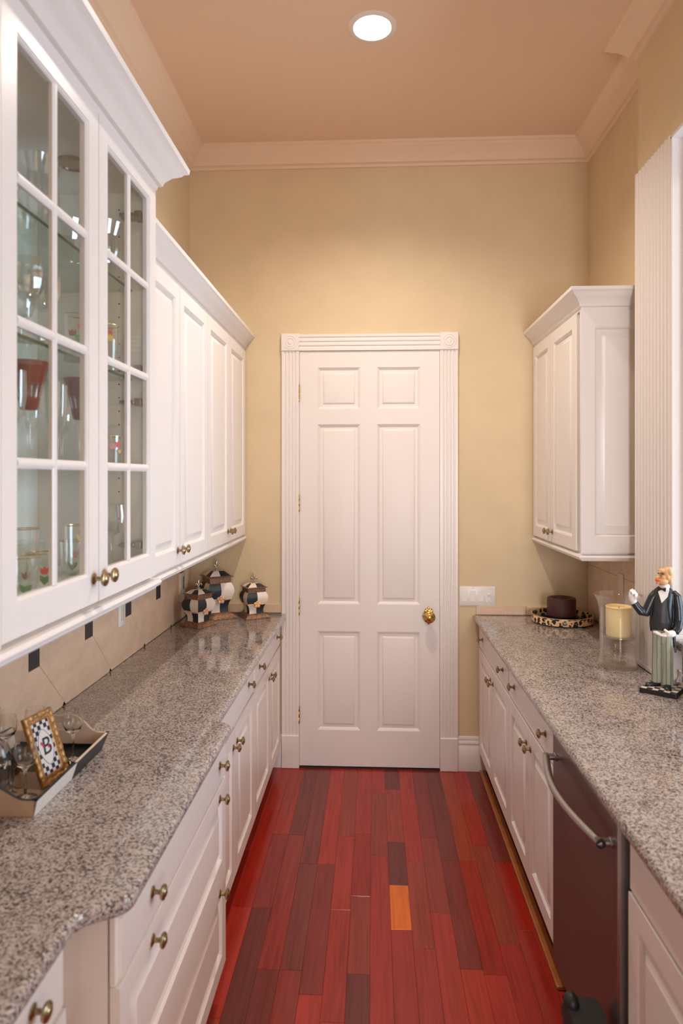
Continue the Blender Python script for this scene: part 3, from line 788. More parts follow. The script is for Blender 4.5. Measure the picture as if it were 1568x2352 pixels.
# tall glazed cabinet
FT = -0.700; TW = 0.910; TD = 0.395; TZ0, TZ1 = 1.395, 2.650
tc = thing('glass_cabinet', 'tall white display cabinet with two divided-glass doors full of glassware', 'cabinet', (FT, 1.222, 0), R90)
bd = MB().box(0, 0.019, 0.021, TD, TZ0, TZ1 + 0.09).box(TW - 0.019, TW, 0.021, TD, TZ0, TZ1 + 0.09).box(0.019, TW - 0.019, TD - 0.012, TD, TZ0, TZ1 + 0.09)
bd.box(0.019, TW - 0.019, 0.021, TD - 0.012, TZ0, TZ0 + 0.040).box(0.019, TW - 0.019, 0.021, TD - 0.012, TZ1 - 0.022, TZ1 + 0.09)
bd.box(0.001, 0.006, 0.0, 0.021, TZ0, TZ1 + 0.01)
obj('body', bd, M['inside'], tc)
for a_ in (0, TW - 0.019): obj('stile', MB().box(a_, a_ + 0.019, 0.0195, 0.0209, TZ0, TZ1), M['white'], tc)
tpath = [(0, TD - 0.03), (0, 0.020), (TW, 0.020), (TW, TD - 0.03)]
obj('cornice', sweep(tpath, [(o*1.38, TZ1 + h*1.10) for o, h in corn], left=False), M['white'], tc)
obj('light_rail', sweep([(0, TD - 0.03), (0, 0.020), (TW, 0.020), (TW, 0.055)], [(o*1.2, TZ0 - 0.040 + h*1.25) for o, h in rail], left=False), M['white'], tc)
SH = [1.747, 2.030, 2.315]       # glazing bars and glass shelves
def glass_door(x0, w, hinge_right, kx):
    z0, h = TZ0 + 0.008, TZ1 - TZ0 - 0.012
    fw = 0.056; fz0, fz1 = 0.070, 0.050
    d = obj('door', frame_grid(w - 0.003, h, 0.020, [0, fw, w - 0.003 - fw, w - 0.003], [0, fz0, h - fz1, h], {(1, 1)}, 0.008, 0.008, 0.0), M['white'], tc, (x0 + 0.0015, 0, z0), bevel=0.0025)
    a, b = fw + 0.008, w - 0.003 - fw - 0.008
    c0, c1 = fz0 + 0.008, h - fz1 - 0.008
    m = (a + b) / 2; bw = 0.011
    def bar(p0, p1, vertical):
        pr_ = [(-bw, 0.014), (-bw, 0.006), (-bw*0.55, 0.0025), (0, 0.001), (bw*0.55, 0.0025), (bw, 0.006), (bw, 0.014)]
        if vertical: rings = [[(m + q, y, zz) for q, y in pr_] for zz in (p0, p1)]
        else: rings = [[(xx, y, vertical_z + q) for q, y in pr_] for xx in (p0, p1)]
        return obj('glazing_bar', MB().loft(rings), M['white'], d)
    bar(c0, c1, True)
    zsb = [s - z0 for s in SH]
    for vertical_z in zsb: bar(a, b, False)
    lv = [c0] + zsb + [c1]
    for k in range(4):
        for (p, q) in ((a, m - bw), (m + bw, b)):
            obj('pane', MB().box(p - 0.001, q + 0.001, 0.0115, 0.0140, lv[k] + (bw if k else 0) - 0.001, lv[k+1] - (bw if k < 3 else 0) + 0.001), M['pane'], d)
    add_knob(d, kx - x0 - 0.0015, 0.062).scale = (1.15, 1.15, 1.15)
    return d
gd1 = glass_door(0.006, 0.450, False, 0.425)
gd2 = glass_door(0.456, 0.448, True, 0.489)
for k, z in enumerate(SH):
    s_ = obj('glass_shelf', MB().box(0.021, TW - 0.021, 0.075, TD - 0.016, z - 0.004, z + 0.004), M['shelfglass'], tc)
    obj('shelf_edge', MB().box(0.021, TW - 0.021, 0.0735, 0.0748, z - 0.004, z + 0.004), M['shelfedge'], s_)
for z in (2.545, 2.06, 1.955, 1.505):
    obj('cup_hinge', MB().box(TW - 0.060, TW - 0.019, 0.030, 0.052, z - 0.012, z + 0.012).box(TW - 0.060, TW - 0.019, 0.052, 0.10, z - 0.006, z + 0.006), M['pewter'], tc, bevel=0.002)
obj('puck_lamp', MB().lathe([(0.034, -0.008), (0.034, -0.012), (0.040, -0.012), (0.042, 0.0), (0.0, 0.0)], 24, (0.673, 0.166, TZ1 - 0.022)).lathe([(0.0, -0.009), (0.034, -0.009)], 24, (0.673, 0.166, TZ1 - 0.022)), M['pewter'], tc)
ph = MB().lathe([(0.0, 0.0), (0.0028, 0.0)], 8, axis='X').mesh('pin_hole', M['slot'])
for k in range(26):
    link('pin_hole', ph, tc, (TW - 0.0195, 0.115, 1.50 + 0.043 * k))

# ------------------------------------------------------------------ glassware inside the cabinet
def solid_rev(prof_out, thick, base_t):
    """open vessel profile: outer then inner wall"""
    inner = [(max(0.0, r - thick), h) for r, h in reversed(prof_out) if h > base_t]
    return [(0.0, prof_out[0][1])] + prof_out + inner + [(0.0, base_t)]
def vessel(prof, n=28, cut=0.0, mfun=None):
    mb = MB(); rings = []
    for r, h in prof:
        rings.append([(r*(1 + cut*(0.5 if j % 2 else -0.5))*cos(2*pi*j/n), r*(1 + cut*(0.5 if j % 2 else -0.5))*sin(2*pi*j/n), h) for j in range(n)])
    mb.loft(rings, 0, cap=False, mfun=mfun)
    return mb
wine_p = [(0.034, 0.0), (0.033, 0.002), (0.010, 0.006), (0.0045, 0.012), (0.004, 0.045), (0.0045, 0.085), (0.008, 0.095), (0.026, 0.108), (0.036, 0.130), (0.038, 0.155), (0.034, 0.185), (0.033, 0.185), (0.037, 0.155), (0.035, 0.130), (0.025, 0.110), (0.0, 0.100)]
flute_p = [(0.032, 0.0), (0.031, 0.002), (0.009, 0.006), (0.004, 0.012), (0.0038, 0.075), (0.007, 0.085), (0.018, 0.110), (0.024, 0.150), (0.025, 0.215), (0.024, 0.215), (0.023, 0.150), (0.017, 0.112), (0.0, 0.094)]
goblet_p = [(0.036, 0.0), (0.035, 0.002), (0.012, 0.007), (0.006, 0.012), (0.005, 0.050), (0.007, 0.100), (0.012, 0.112), (0.0165, 0.118), (0.020, 0.126), (0.023, 0.145), (0.030, 0.175), (0.042, 0.222), (0.0405, 0.222), (0.0285, 0.175), (0.021, 0.146), (0.0, 0.128)]
tumb_p = [(0.0, 0.0), (0.030, 0.0), (0.032, 0.004), (0.037, 0.095), (0.0355, 0.095), (0.031, 0.008), (0.0, 0.008)]
high_p = [(0.0, 0.0), (0.030, 0.0), (0.031, 0.004), (0.035, 0.150), (0.0335, 0.150), (0.030, 0.010), (0.0, 0.010)]
bowl_p = [(0.0, 0.0), (0.035, 0.0), (0.036, 0.006), (0.030, 0.010), (0.055, 0.035), (0.072, 0.070), (0.082, 0.115), (0.079, 0.115), (0.069, 0.072), (0.050, 0.038), (0.0, 0.020)]
vase_p = [(0.0, 0.0), (0.042, 0.0), (0.042, 0.006), (0.020, 0.016), (0.018, 0.030), (0.040, 0.060), (0.050, 0.105), (0.042, 0.160), (0.056, 0.205), (0.053, 0.205), (0.039, 0.160), (0.047, 0.105), (0.037, 0.062), (0.0, 0.040)]
GM = {
    'wine': vessel(wine_p).mesh('wine_glass', M['glass'], 60), 'flute': vessel(flute_p).mesh('champagne_flute', M['glass'], 60),
    'bowl': vessel(bowl_p, 32, 0.07).mesh('crystal_bowl', M['crystal'], 20), 'vase': vessel(vase_p, 32, 0.06).mesh('crystal_vase', M['crystal'], 20),
    'cutwine': vessel([(r*1.08, h*1.12) for r, h in wine_p], 24, 0.06).mesh('crystal_goblet', M['crystal'], 20),
    'tumbler': vessel(tumb_p).mesh('painted_tumbler', M['glass'], 50), 'highball': vessel(high_p).mesh('painted_highball', M['glass'], 50),
    'goblet': vessel(goblet_p, 28, 0.0, mfun=lambda i, j: 1 if (7 <= i <= 8 or 9 < i < 12 or (i == 9 and j % 2)) else 0).mesh('ruby_goblet', [M['glass'], M['redglass']], 60)}
def petal_patch(r, zc, a0, shape, rr=0.0006):
    """flat painted motif wrapped on a cylinder of radius r"""
    mb = MB(); vs = []
    for du, dv in shape:
        a = a0 + du / r; vs.append(((r + rr)*cos(a), (r + rr)*sin(a), zc + dv))
    mb.add(vs, [tuple(range(len(vs)))])
    return mb
tulip = [(-0.010, 0.0), (-0.006, -0.007), (0.006, -0.007), (0.010, 0.0), (0.011, 0.012), (0.005, 0.006), (0.0, 0.014), (-0.005, 0.006), (-0.011, 0.012)]
leafs = [(-0.001, -0.010), (-0.014, -0.002), (-0.010, -0.018), (-0.001, -0.030), (0.012, -0.020), (0.015, -0.006)]
CX = lambda yl: FT - yl         # local depth -> world X
def gw(kind, name, label, x, yl, z, group, scale=1.0):
    o = link(name, GM[kind], None, (FT - yl, 1.222 + x, z + 0.0003))
    o.scale = (scale,) * 3
    tag(o, label, 'glass', group)
    return o
def painted(kind, label, x, yl, z, motifs, group, scale=1.0):
    r = 0.0355 if kind == 'tumbler' else 0.0340
    t = thing('painted_' + kind, label, 'glass', (FT - yl, 1.222 + x, z + 0.0003), 0, group)
    link('glass_body', GM[kind], t)
    hgt = 0.095 if kind == 'tumbler' else 0.150
    obj('gilt_rim', MB().lathe([(0.0368 if kind == 'tumbler' else 0.0352, hgt - 0.002), (0.0372 if kind == 'tumbler' else 0.0354, hgt), (0.036 if kind == 'tumbler' else 0.0345, hgt + 0.0008), (0.0352 if kind == 'tumbler' else 0.0333, hgt)], 28), M['goldrim'], t)
    for mt, zc, da, sh in motifs:
        obj('painted_flower', petal_patch(r + 0.0012, zc, da, sh), M[mt], t)
    return t
TOCAM = radians(-58)
F0 = TZ0 + 0.040
grp = 'glassware in the display cabinet'
# bottom of the cabinet: painted tumblers, highballs, a cut bowl
half = lambda sh, k: [(x*k, y*k) for x, y in sh]
painted('tumbler', 'clear tumbler with red tulip and green leaves, bottom of display cabinet behind the first pane', 0.418, 0.130, F0, [('tulip_red', 0.052, TOCAM + 0.1, tulip), ('leaf_green', 0.048, TOCAM + 0.1, leafs)], grp)
painted('highball', 'tall clear gilt-rimmed glass right behind the red tulip tumbler', 0.480, 0.205, F0, [('tulip_pink', 0.03, TOCAM, tulip)], grp)
painted('highball', 'tall glass painted with orange and yellow tulips on the display cabinet floor', 0.622, 0.130, F0, [('tulip_red', 0.128, TOCAM + 0.25, tulip), ('tulip_yellow', 0.116, TOCAM + 0.1, tulip), ('tulip_red', 0.086, TOCAM + 0.3, tulip), ('tulip_yellow', 0.076, TOCAM + 0.35, tulip), ('leaf_green', 0.145, TOCAM + 0.2, half(leafs, 0.3))], grp)
painted('tumbler', 'clear tumbler with faded pink flower on the display cabinet floor', 0.735, 0.195, F0, [('tulip_pink', 0.055, TOCAM, tulip), ('leaf_green', 0.040, TOCAM - 0.2, leafs)], grp)
painted('tumbler', 'clear gilt-rimmed tumbler on the cabinet floor beside the door stile', 0.325, 0.125, F0, [('leaf_green', 0.040, TOCAM, leafs)], grp)
gw('bowl', 'crystal_bowl', 'cut crystal bowl at the back of the display cabinet floor', 0.575, 0.285, F0, grp, 0.92)
gw('cutwine', 'crystal_goblet', 'cut crystal goblet on the cabinet floor behind the second door', 0.835, 0.115, F0, grp, 0.95)
# shelf 1: ruby goblets, flutes
s1 = SH[0] + 0.004
for x, yl, lb in ((0.375, 0.140, 'ruby red cut goblet behind the first column of panes'), (0.664, 0.140, 'ruby red cut goblet behind the second column of panes')):
    gw('goblet', 'ruby_goblet', lb, x, yl, s1, grp, 1.12)
for x, yl, lb in ((0.462, 0.130, 'clear champagne flute right beside the first ruby goblet'), (0.545, 0.150, 'clear champagne flute in the front row midway between the two ruby goblets'), (0.475, 0.240, 'clear champagne flute in the back row between the ruby goblets'), (0.600, 0.250, 'clear champagne flute in the back row close to the second ruby goblet'), (0.295, 0.130, 'clear champagne flute in front of the first ruby goblet, at the door stile')):
    gw('flute', 'champagne_flute', lb, x, yl, s1, 'champagne flutes')
painted('tumbler', 'painted tumbler with pink flowers on the lowest glass shelf', 0.822, 0.115, s1, [('tulip_pink', 0.060, TOCAM, tulip), ('tulip_red', 0.066, TOCAM + 0.5, tulip), ('tulip_yellow', 0.046, TOCAM + 0.6, half(tulip, 0.6))], grp)
gw('wine', 'wine_glass', 'clear wine glass behind the painted tumbler on the lowest glass shelf', 0.780, 0.250, s1, grp)
# shelf 2
s2 = SH[1] + 0.004
for x, yl, lb in ((0.350, 0.130, 'cut crystal goblet in front on the middle shelf, nearest the door stile'), (0.448, 0.140, 'cut crystal goblet in front on the middle shelf, behind the first pane'), (0.410, 0.240, 'cut crystal goblet at the back of the middle shelf, behind the first pane'), (0.540, 0.250, 'cut crystal goblet at the back of the middle shelf, behind the vertical glazing bar')):
    gw('cutwine', 'crystal_goblet', lb, x, yl, s2, 'crystal goblets on the middle shelf')
painted('highball', 'painted highball with red flowers on the middle glass shelf', 0.664, 0.150, s2, [('tulip_red', 0.110, TOCAM + 0.2, tulip), ('tulip_pink', 0.090, TOCAM - 0.5, tulip), ('leaf_green', 0.095, TOCAM, leafs)], grp)
gw('bowl', 'crystal_bowl', 'cut crystal bowl on the middle glass shelf', 0.700, 0.285, s2, grp, 0.85)
painted('highball', 'painted highball with yellow flower on the middle glass shelf', 0.800, 0.115, s2, [('tulip_yellow', 0.105, TOCAM, tulip), ('tulip_red', 0.122, TOCAM, half(tulip, 0.6))], grp)
# shelf 3 (top)
s3 = SH[2] + 0.004
gw('vase', 'crystal_vase', 'cut crystal vase on the top glass shelf behind the first panes', 0.444, 0.150, s3, grp)
gw('bowl', 'crystal_bowl', 'cut crystal bowl on the top glass shelf', 0.650, 0.170, s3, grp)
gw('vase', 'crystal_vase', 'cut crystal vase on the top glass shelf, behind the second door', 0.815, 0.130, s3, grp, 0.9)

# ------------------------------------------------------------------ ceiling lights
def can(x, y, label, energy):
    t = thing('recessed_light', label, 'ceiling light', (x, y, ZC), 0, 'recessed ceiling lights')
    obj('trim_ring', MB().lathe([(0.080, -0.002), (0.082, -0.006), (0.100, -0.005), (0.106, -0.001), (0.106, 0.0)], 40), M['canwhite'], t)
    obj('lens', MB().lathe([(0.0, -0.0018), (0.080, -0.0018), (0.0805, -0.0005), (0.0, -0.0005)], 40), M['lampglow'], t)
    l = bpy.data.lights.new('lamp', 'SPOT'); l.energy = energy; l.color = CAN_COL
    l.spot_size = radians(142); l.spot_blend = 1.0; l.shadow_soft_size = 0.032
    lo = bpy.data.objects.new('lamp', l); COL.objects.link(lo); lo.parent = t; lo.location = (0, 0, -0.045)
    return t
can(-0.006, 2.888, 'round recessed ceiling light, lit, above the passage', CAN_W)
can(0.0, 0.75, 'recessed ceiling light above the camera position', CAN_W * 0.16)
can(0.0, -1.30, 'recessed ceiling light toward the end behind the camera', CAN_W * 0.8)

# ------------------------------------------------------------------ switches and outlets
sw = thing('switch_plate', 'white four-gang light switch plate beside the door', 'switch', (0.501, D - 0.0005, 0.966))
obj('plate', MB().rings_rect(0.209, 0.112, [(0, 0), (0, -0.004), (0.003, -0.006)]), M['plastic'], sw)
for k in range(4):
    x = 0.0135 + 0.0465 * k
    rk = obj('rocker' if k < 3 else 'dimmer', MB().rings_rect(0.033, 0.066, [(0, -0.006), (0, -0.0068), (0.0012, -0.0068), (0.0014, -0.0055), (0.002, -0.0055), (0.0024, -0.008)] if k < 3 else [(0, -0.006), (0, -0.0068), (0.002, -0.0068), (0.0024, -0.0050)]), M['plastic'], sw, (x + 0.001, 0, 0.023))
    if k == 3: obj('slider', MB().box(0.006, 0.027, -0.013, -0.005, 0.040, 0.050).box(0.006, 0.027, -0.0075, -0.005, 0.006, 0.036), M['plastic'], rk, bevel=0.001)
    for z in (0.010, 0.102):
        obj('screw', MB().lathe([(0.0028, 0.006), (0.0024, 0.0072), (0.0, 0.0074)], 10, (x + 0.0175, 0, z), axis='-Y'), M['brass'], sw)
def plate(name, label, loc, rz, w, h, slots, m, cat):
    t = thing(name, label, cat, loc, rz, 'outlet plates on the tile backsplash')
    obj('plate', MB().rings_rect(w, h, [(0, 0), (0, -0.004), (0.003, -0.006)]), m, t)
    for (x, z, ww, hh2, mm) in slots:
        obj('insert', MB().rings_rect(ww, hh2, [(0, -0.0055), (0, -0.0072), (0.001, -0.0078)], x, z), mm, t)
    return t
WXL = XL + 0.0114
plate('outlet_plate', 'beige outlet plate beside a black accent tile under the glass cabinet', (WXL, 2.808, 1.078), R90, 0.072, 0.115, [(0.020, 0.022, 0.032, 0.070, M['ivoryplate'])], M['plastic'], 'outlet')
plate('outlet_plate', 'beige switch plate with dark slot behind the front canister', (WXL, 3.705, 1.060), R90, 0.085, 0.115, [(0.012, 0.022, 0.032, 0.070, M['ivoryplate']), (0.066, 0.02, 0.010, 0.072, M['slot'])], M['ivoryplate'], 'outlet')
plate('outlet_plate', 'beige outlet plate in the corner behind the tall canister', (WXL, 3.832, 1.072), R90, 0.075, 0.112, [(0.020, 0.022, 0.034, 0.066, M['ivoryplate'])], M['ivoryplate'], 'outlet')
plate('outlet_plate', 'beige outlet plate on the tile behind the hurricane vase', (XR - 0.0114, 3.46, 1.12), -R90, 0.072, 0.115, [(0.020, 0.022, 0.032, 0.070, M['ivoryplate'])], M['ivoryplate'], 'outlet')

# ------------------------------------------------------------------ checked canisters
def sq_ring(h, z, ns=4):
    """square ring with slightly rounded corners; ns segments per side starting at corner (-h,-h)"""
    pts = []
    cs = [(-h, -h), (h, -h), (h, h), (-h, h)]
    for i in range(4):
        a, b = cs[i], cs[(i+1) % 4]
        for k in range(ns):
            t = k / ns; pts.append((a[0] + (b[0]-a[0])*t, a[1] + (b[1]-a[1])*t, z))
    return pts
def canister(label, loc, rz, S, Ht, flip=0, flower='rose'):
    """S: base side, Ht: height up to the lid's eave"""
    t = thing('canister', label, 'canister', loc, rz, 'checked canisters')
    b = S / 2
    zb = 0.15 * Ht
    obj('base', MB().loft([sq_ring(b, 0, 2), sq_ring(b, 0.022*Ht, 2), sq_ring(b*0.90, 0.05*Ht, 2), sq_ring(b*0.88, 0.07*Ht, 2), sq_ring(b*0.74, 0.110*Ht, 2), sq_ring(b*0.70, 0.125*Ht, 2), sq_ring(b*0.57, zb, 2)]), M['bronze'], t, bevel=0.0008)
    prof = [(0.570, 0.0), (0.552, 0.08), (0.555, 0.16), (0.585, 0.26), (0.65, 0.36), (0.735, 0.46), (0.805, 0.56), (0.850, 0.66), (0.862, 0.75), (0.840, 0.84), (0.785, 0.92), (0.70, 1.0)]
    z0, z1 = zb, 0.855 * Ht
    rows = [k for k in range(len(prof))]
    rings = [sq_ring(b*r, z0 + (z1-z0)*h, 4) for r, h in prof]
    def mf(i, j):
        side = j // 4; colm = (j % 4) // 2; row = 1 if i >= 5 else 0
        return (side*2 + colm + row + flip) % 2
    obj('jar', MB().loft(rings, mfun=mf), [M['cream'], M['navy']], t, smooth=50)
    zr = z0 + (z1 - z0) * 0.455; hr = b * 0.735
    obj('gilt_band', MB().loft([sq_ring(hr*0.985, zr - 0.006*Ht/0.2, 2), sq_ring(hr*1.012, zr - 0.004, 2), sq_ring(hr*1.022, zr + 0.001, 2), sq_ring(hr*1.010, zr + 0.004, 2)], cap=False), M[flower], t)
    fm = MB()
    for k in range(5):
        a = 2*pi*k/5 + 0.3
        fm.ellipsoid((0.013*S/0.15*cos(a), -hr*1.05 - 0.002, zr + 0.013*S/0.15*sin(a)), (0.009*S/0.15, 0.004, 0.009*S/0.15), 10, 6)
    fm.ellipsoid((0, -hr*1.05 - 0.004, zr), (0.006*S/0.15, 0.004, 0.006*S/0.15), 10, 6)
    obj('flower', fm, M[flower], t, smooth=60)
    obj('collar', MB().loft([sq_ring(b*0.70, z1 - 0.004, 2), sq_ring(b*0.70, z1 + 0.135*Ht, 2)]), M['bronze'], t, bevel=0.001)
    ze = z1 + 0.135*Ht
    lid = obj('lid', MB().loft([sq_ring(b*0.70, ze, 2), sq_ring(b*0.83, ze + 0.012*Ht, 2), sq_ring(b*0.83, ze + 0.022*Ht, 2), sq_ring(b*0.72, ze + 0.035*Ht, 2)]), M['bronze'], t, bevel=0.0006)
    zl = ze + 0.035*Ht
    def mf2(i, j): return ((j // 4)*2 + (j % 4)//2 + 1 + flip + 1) % 2
    obj('lid_top', MB().loft([sq_ring(b*0.70, zl, 4), sq_ring(b*0.36, zl + 0.105*Ht, 4), sq_ring(b*0.28, zl + 0.108*Ht, 4)], mfun=mf2), [M['cream'], M['navy']], lid)
    zf = zl + 0.108*Ht; u = 0.050 * (S/0.15)**0.5
    ff = MB()
    ff.lathe([(0.011, 0), (0.011, 0.003), (0.005, 0.005), (0.004, 0.009), (0.006, 0.011), (0.004, 0.013)], 14, (0, 0, zf))
    ff.ellipsoid((0, 0, zf + 0.60*u + 0.004), (0.0055, 0.0045, 0.42*u), 12, 10)
    for sx in (-1, 1):
        pts = [(0, 0, zf + 0.012), (sx*0.004, 0, zf + 0.012 + 0.2*u), (sx*0.009, 0, zf + 0.012 + 0.38*u), (sx*0.014, 0, zf + 0.012 + 0.40*u), (sx*0.0165, 0, zf + 0.012 + 0.28*u), (sx*0.0145, 0, zf + 0.012 + 0.16*u)]
        ff.tube(pts, [0.003, 0.0035, 0.004, 0.0045, 0.004, 0.003], 8)
        ff.tube([(0, 0, zf + 0.010), (sx*0.005, 0, zf + 0.006), (sx*0.009, 0, zf + 0.009)], [0.003, 0.003, 0.0022], 8)
    obj('finial', ff, M['pewter'], lid, (0, 0, 0), (0, 0, radians(14) - rz), smooth=60)
    return t
canister('medium checked canister standing in front of the tallest one, against the tile', (-0.950, 3.600, CT), radians(58), 0.147, 0.172, 0)
canister('tallest checked canister in the corner, behind the other two', (-0.902, 3.815, CT), radians(34), 0.180, 0.236, 0)
canister('small checked canister standing apart near the door casing', (-0.690, 3.836, CT), radians(30), 0.150, 0.172, 0, 'rosegold')

# ------------------------------------------------------------------ leopard tray and burgundy candle
lt = thing('round_tray', 'round leopard-print tray in the corner of the worktop', 'tray', (1.044, 3.780, CT))
obj('wall', MB().lathe([(0.160, 0.004), (0.163, 0.0045), (0.165, 0.044), (0.1635, 0.046), (0.160, 0.044), (0.158, 0.008)], 64), M['leopard'], lt, smooth=50)
obj('rim', MB().lathe([(0.1655, 0.043), (0.1655, 0.0465), (0.160, 0.0465), (0.160, 0.043)], 64), M['goldrim'], lt)
obj('tray_floor', MB().lathe([(0, 0.0), (0.160, 0.0), (0.164, 0.005), (0.158, 0.0085), (0, 0.0085)], 64), M['black'], lt)
bc = thing('pillar_candle', 'burgundy pillar candle in a black leather cup on the leopard tray', 'candle', (1.040, 3.775, CT + 0.0087))
obj('wax', MB().lathe([(0, 0.004), (0.074, 0.004), (0.0765, 0.02), (0.0775, 0.118), (0.074, 0.127), (0.066, 0.129), (0.055, 0.124), (0.045, 0.112), (0.0, 0.106)], 48), M['burgundy'], bc, smooth=50)
obj('wick', MB().tube([(0, 0, 0.105), (0.001, 0, 0.112), (0.003, 0, 0.118)], 0.0015, 6), M['wick'], bc)
hl = obj('cup', MB().lathe([(0.0, 0.0), (0.086, 0.0), (0.088, 0.003), (0.086, 0.022), (0.089, 0.028), (0.089, 0.033), (0.080, 0.033), (0.079, 0.004), (0.0, 0.004)], 48), M['black'], bc)
for k in range(24):
    a = 2*pi*k/24; obj('stud', MB().ellipsoid((0.0875*cos(a), 0.0875*sin(a), 0.012), (0.003, 0.003, 0.003), 6, 4), M['rubber'], hl)

# ------------------------------------------------------------------ hurricane vase and cream candle
hv = thing('hurricane_vase', 'clear glass hurricane vase with flared rim', 'vase', (1.036, 2.905, CT + 0.0003))
obj('glass_wall', MB().lathe([(0.0, 0.0), (0.072, 0.0), (0.077, 0.004), (0.0765, 0.02), (0.073, 0.055), (0.0725, 0.14), (0.0735, 0.21), (0.078, 0.252), (0.088, 0.283), (0.098, 0.302), (0.0995, 0.304), (0.0985, 0.306), (0.085, 0.284), (0.0755, 0.252), (0.071, 0.21), (0.0700, 0.14), (0.0705, 0.055), (0.072, 0.014), (0.0, 0.010)], 56), M['glass'], hv, smooth=60)
obj('glass_divider', MB().lathe([(0.0, 0.118), (0.069, 0.118), (0.069, 0.122), (0.0, 0.122)], 40), M['glass'], hv)
cc = thing('pillar_candle', 'cream pillar candle inside the glass hurricane vase', 'candle', (1.040, 2.905, CT + 0.1227))
obj('holder', MB().lathe([(0, 0), (0.056, 0.0), (0.0635, 0.003), (0.064, 0.009), (0.0625, 0.010), (0.061, 0.005), (0.0, 0.004)], 40), M['pewter'], cc)
obj('wax', MB().lathe([(0, 0.0045), (0.049, 0.0045), (0.0505, 0.010), (0.0520, 0.118), (0.0515, 0.128), (0.053, 0.131), (0.050, 0.134), (0.046, 0.130), (0.044, 0.122), (0, 0.120)], 40), M['wax'], cc, smooth=50)
obj('wick', MB().tube([(0, 0, 0.119), (0.001, 0, 0.126), (0.003, 0, 0.131)], 0.0014, 6), M['wick'], cc)

# ------------------------------------------------------------------ butler figurine (local x = to the right in view, -y = towards the viewer)
bx, by = 1.078, 2.570
bu = thing('butler_figurine', 'butler statuette in tailcoat and striped trousers on a checkerboard base', 'figurine', (bx, by, CT + 0.0003), radians(-22.8))
SB = 0.128
bs = obj('base', MB().box(-SB/2, SB/2, -SB/2, SB/2, 0, 0.018), M['black'], bu, (0.004, 0, 0), (0, 0, radians(-16)), bevel=0.0012)
n_ = 6; q = (SB - 0.006) / n_
tm = MB().box(-q/2 + 0.0002, q/2 - 0.0002, -q/2 + 0.0002, q/2 - 0.0002, 0, 0.0008).mesh('square', M['cream'])
for i in range(n_):
    for j in range(n_):
        if (i + j) % 2 == 0: link('square', tm, bs, (-SB/2 + 0.003 + q*(i+0.5), -SB/2 + 0.003 + q*(j+0.5), 0.0179))
Z0 = 0.018
def ov(cx, cy, z, rx, ry, n=20): return [(cx + rx*cos(2*pi*j/n), cy + ry*sin(2*pi*j/n), z) for j in range(n)]
# shoes
def shoe(x, y, ang):
    mb = MB()
    prof_ = [(-0.014, 0.010, 0.012), (-0.010, 0.0125, 0.022), (0.004, 0.0125, 0.022), (0.016, 0.0125, 0.016), (0.030, 0.0115, 0.013), (0.038, 0.0085, 0.010), (0.042, 0.004, 0.006)]
    rings = []
    for l, w, h in prof_:
        rings.append([(w*cos(2*pi*k/14), -l, max(0.0, h/2 + h/2*sin(2*pi*k/14)*1.0)) for k in range(14)])
    mb.loft(rings)
    o = obj('shoe', mb, M['coat'], bu, (x, y, Z0), (0, 0, ang), smooth=60)
    obj('sole', MB().loft([[(w*1.06*s, -l, z) for s in (-1, 1)] for l, w, h in prof_ for z in (0,)][:0] or [ov(0, -0.014, 0, 0.0135, 0.030), ov(0, -0.014, 0.003, 0.0135, 0.030)]), M['rubber'], o)
    return o
shoe(-0.018, 0.006, radians(-60)); shoe(0.020, -0.006, radians(2))
# trousers
tr = MB()
tr.loft([ov(-0.017, 0.004, Z0 + 0.016, 0.0205, 0.020), ov(-0.0165, 0.004, Z0 + 0.022, 0.0200, 0.020), ov(-0.015, 0.003, Z0 + 0.07, 0.0185, 0.019), ov(-0.014, 0.003, Z0 + 0.13, 0.0190, 0.020), ov(-0.012, 0.003, Z0 + 0.175, 0.0205, 0.022), ov(-0.008, 0.004, Z0 + 0.205, 0.021, 0.023)])
tr.loft([ov(0.020, 0.000, Z0 + 0.010, 0.0215, 0.021), ov(0.020, 0.000, Z0 + 0.018, 0.0210, 0.021), ov(0.020, 0.001, Z0 + 0.07, 0.0195, 0.021), ov(0.019, 0.002, Z0 + 0.13, 0.0205, 0.022), ov(0.016, 0.003, Z0 + 0.175, 0.0225, 0.023), ov(0.012, 0.004, Z0 + 0.205, 0.024, 0.024)])
tr.loft([ov(0.003, 0.004, Z0 + 0.165, 0.032, 0.022), ov(0.003, 0.004, Z0 + 0.185, 0.0355, 0.025), ov(0.003, 0.004, Z0 + 0.215, 0.0360, 0.027), ov(0.003, 0.004, Z0 + 0.240, 0.0360, 0.027)])
remesh(obj('trousers', tr, M['stripes'], bu, smooth=60), 0.0022, 3)
# waistcoat / torso
to = MB()
to.loft([ov(0.000, 0.003, Z0 + 0.215, 0.0380, 0.0290), ov(-0.001, 0.001, Z0 + 0.245, 0.0385, 0.0325), ov(0.000, 0.001, Z0 + 0.280, 0.0365, 0.0320), ov(0.002, 0.003, Z0 + 0.315, 0.0350, 0.0290), ov(0.004, 0.005, Z0 + 0.345, 0.0360, 0.0250), ov(0.006, 0.007, Z0 + 0.362, 0.0290, 0.0200), ov(0.008, 0.008, Z0 + 0.378, 0.0150, 0.0140)])
remesh(obj('waistcoat', to, M['vest'], bu, smooth=60), 0.0022, 3)
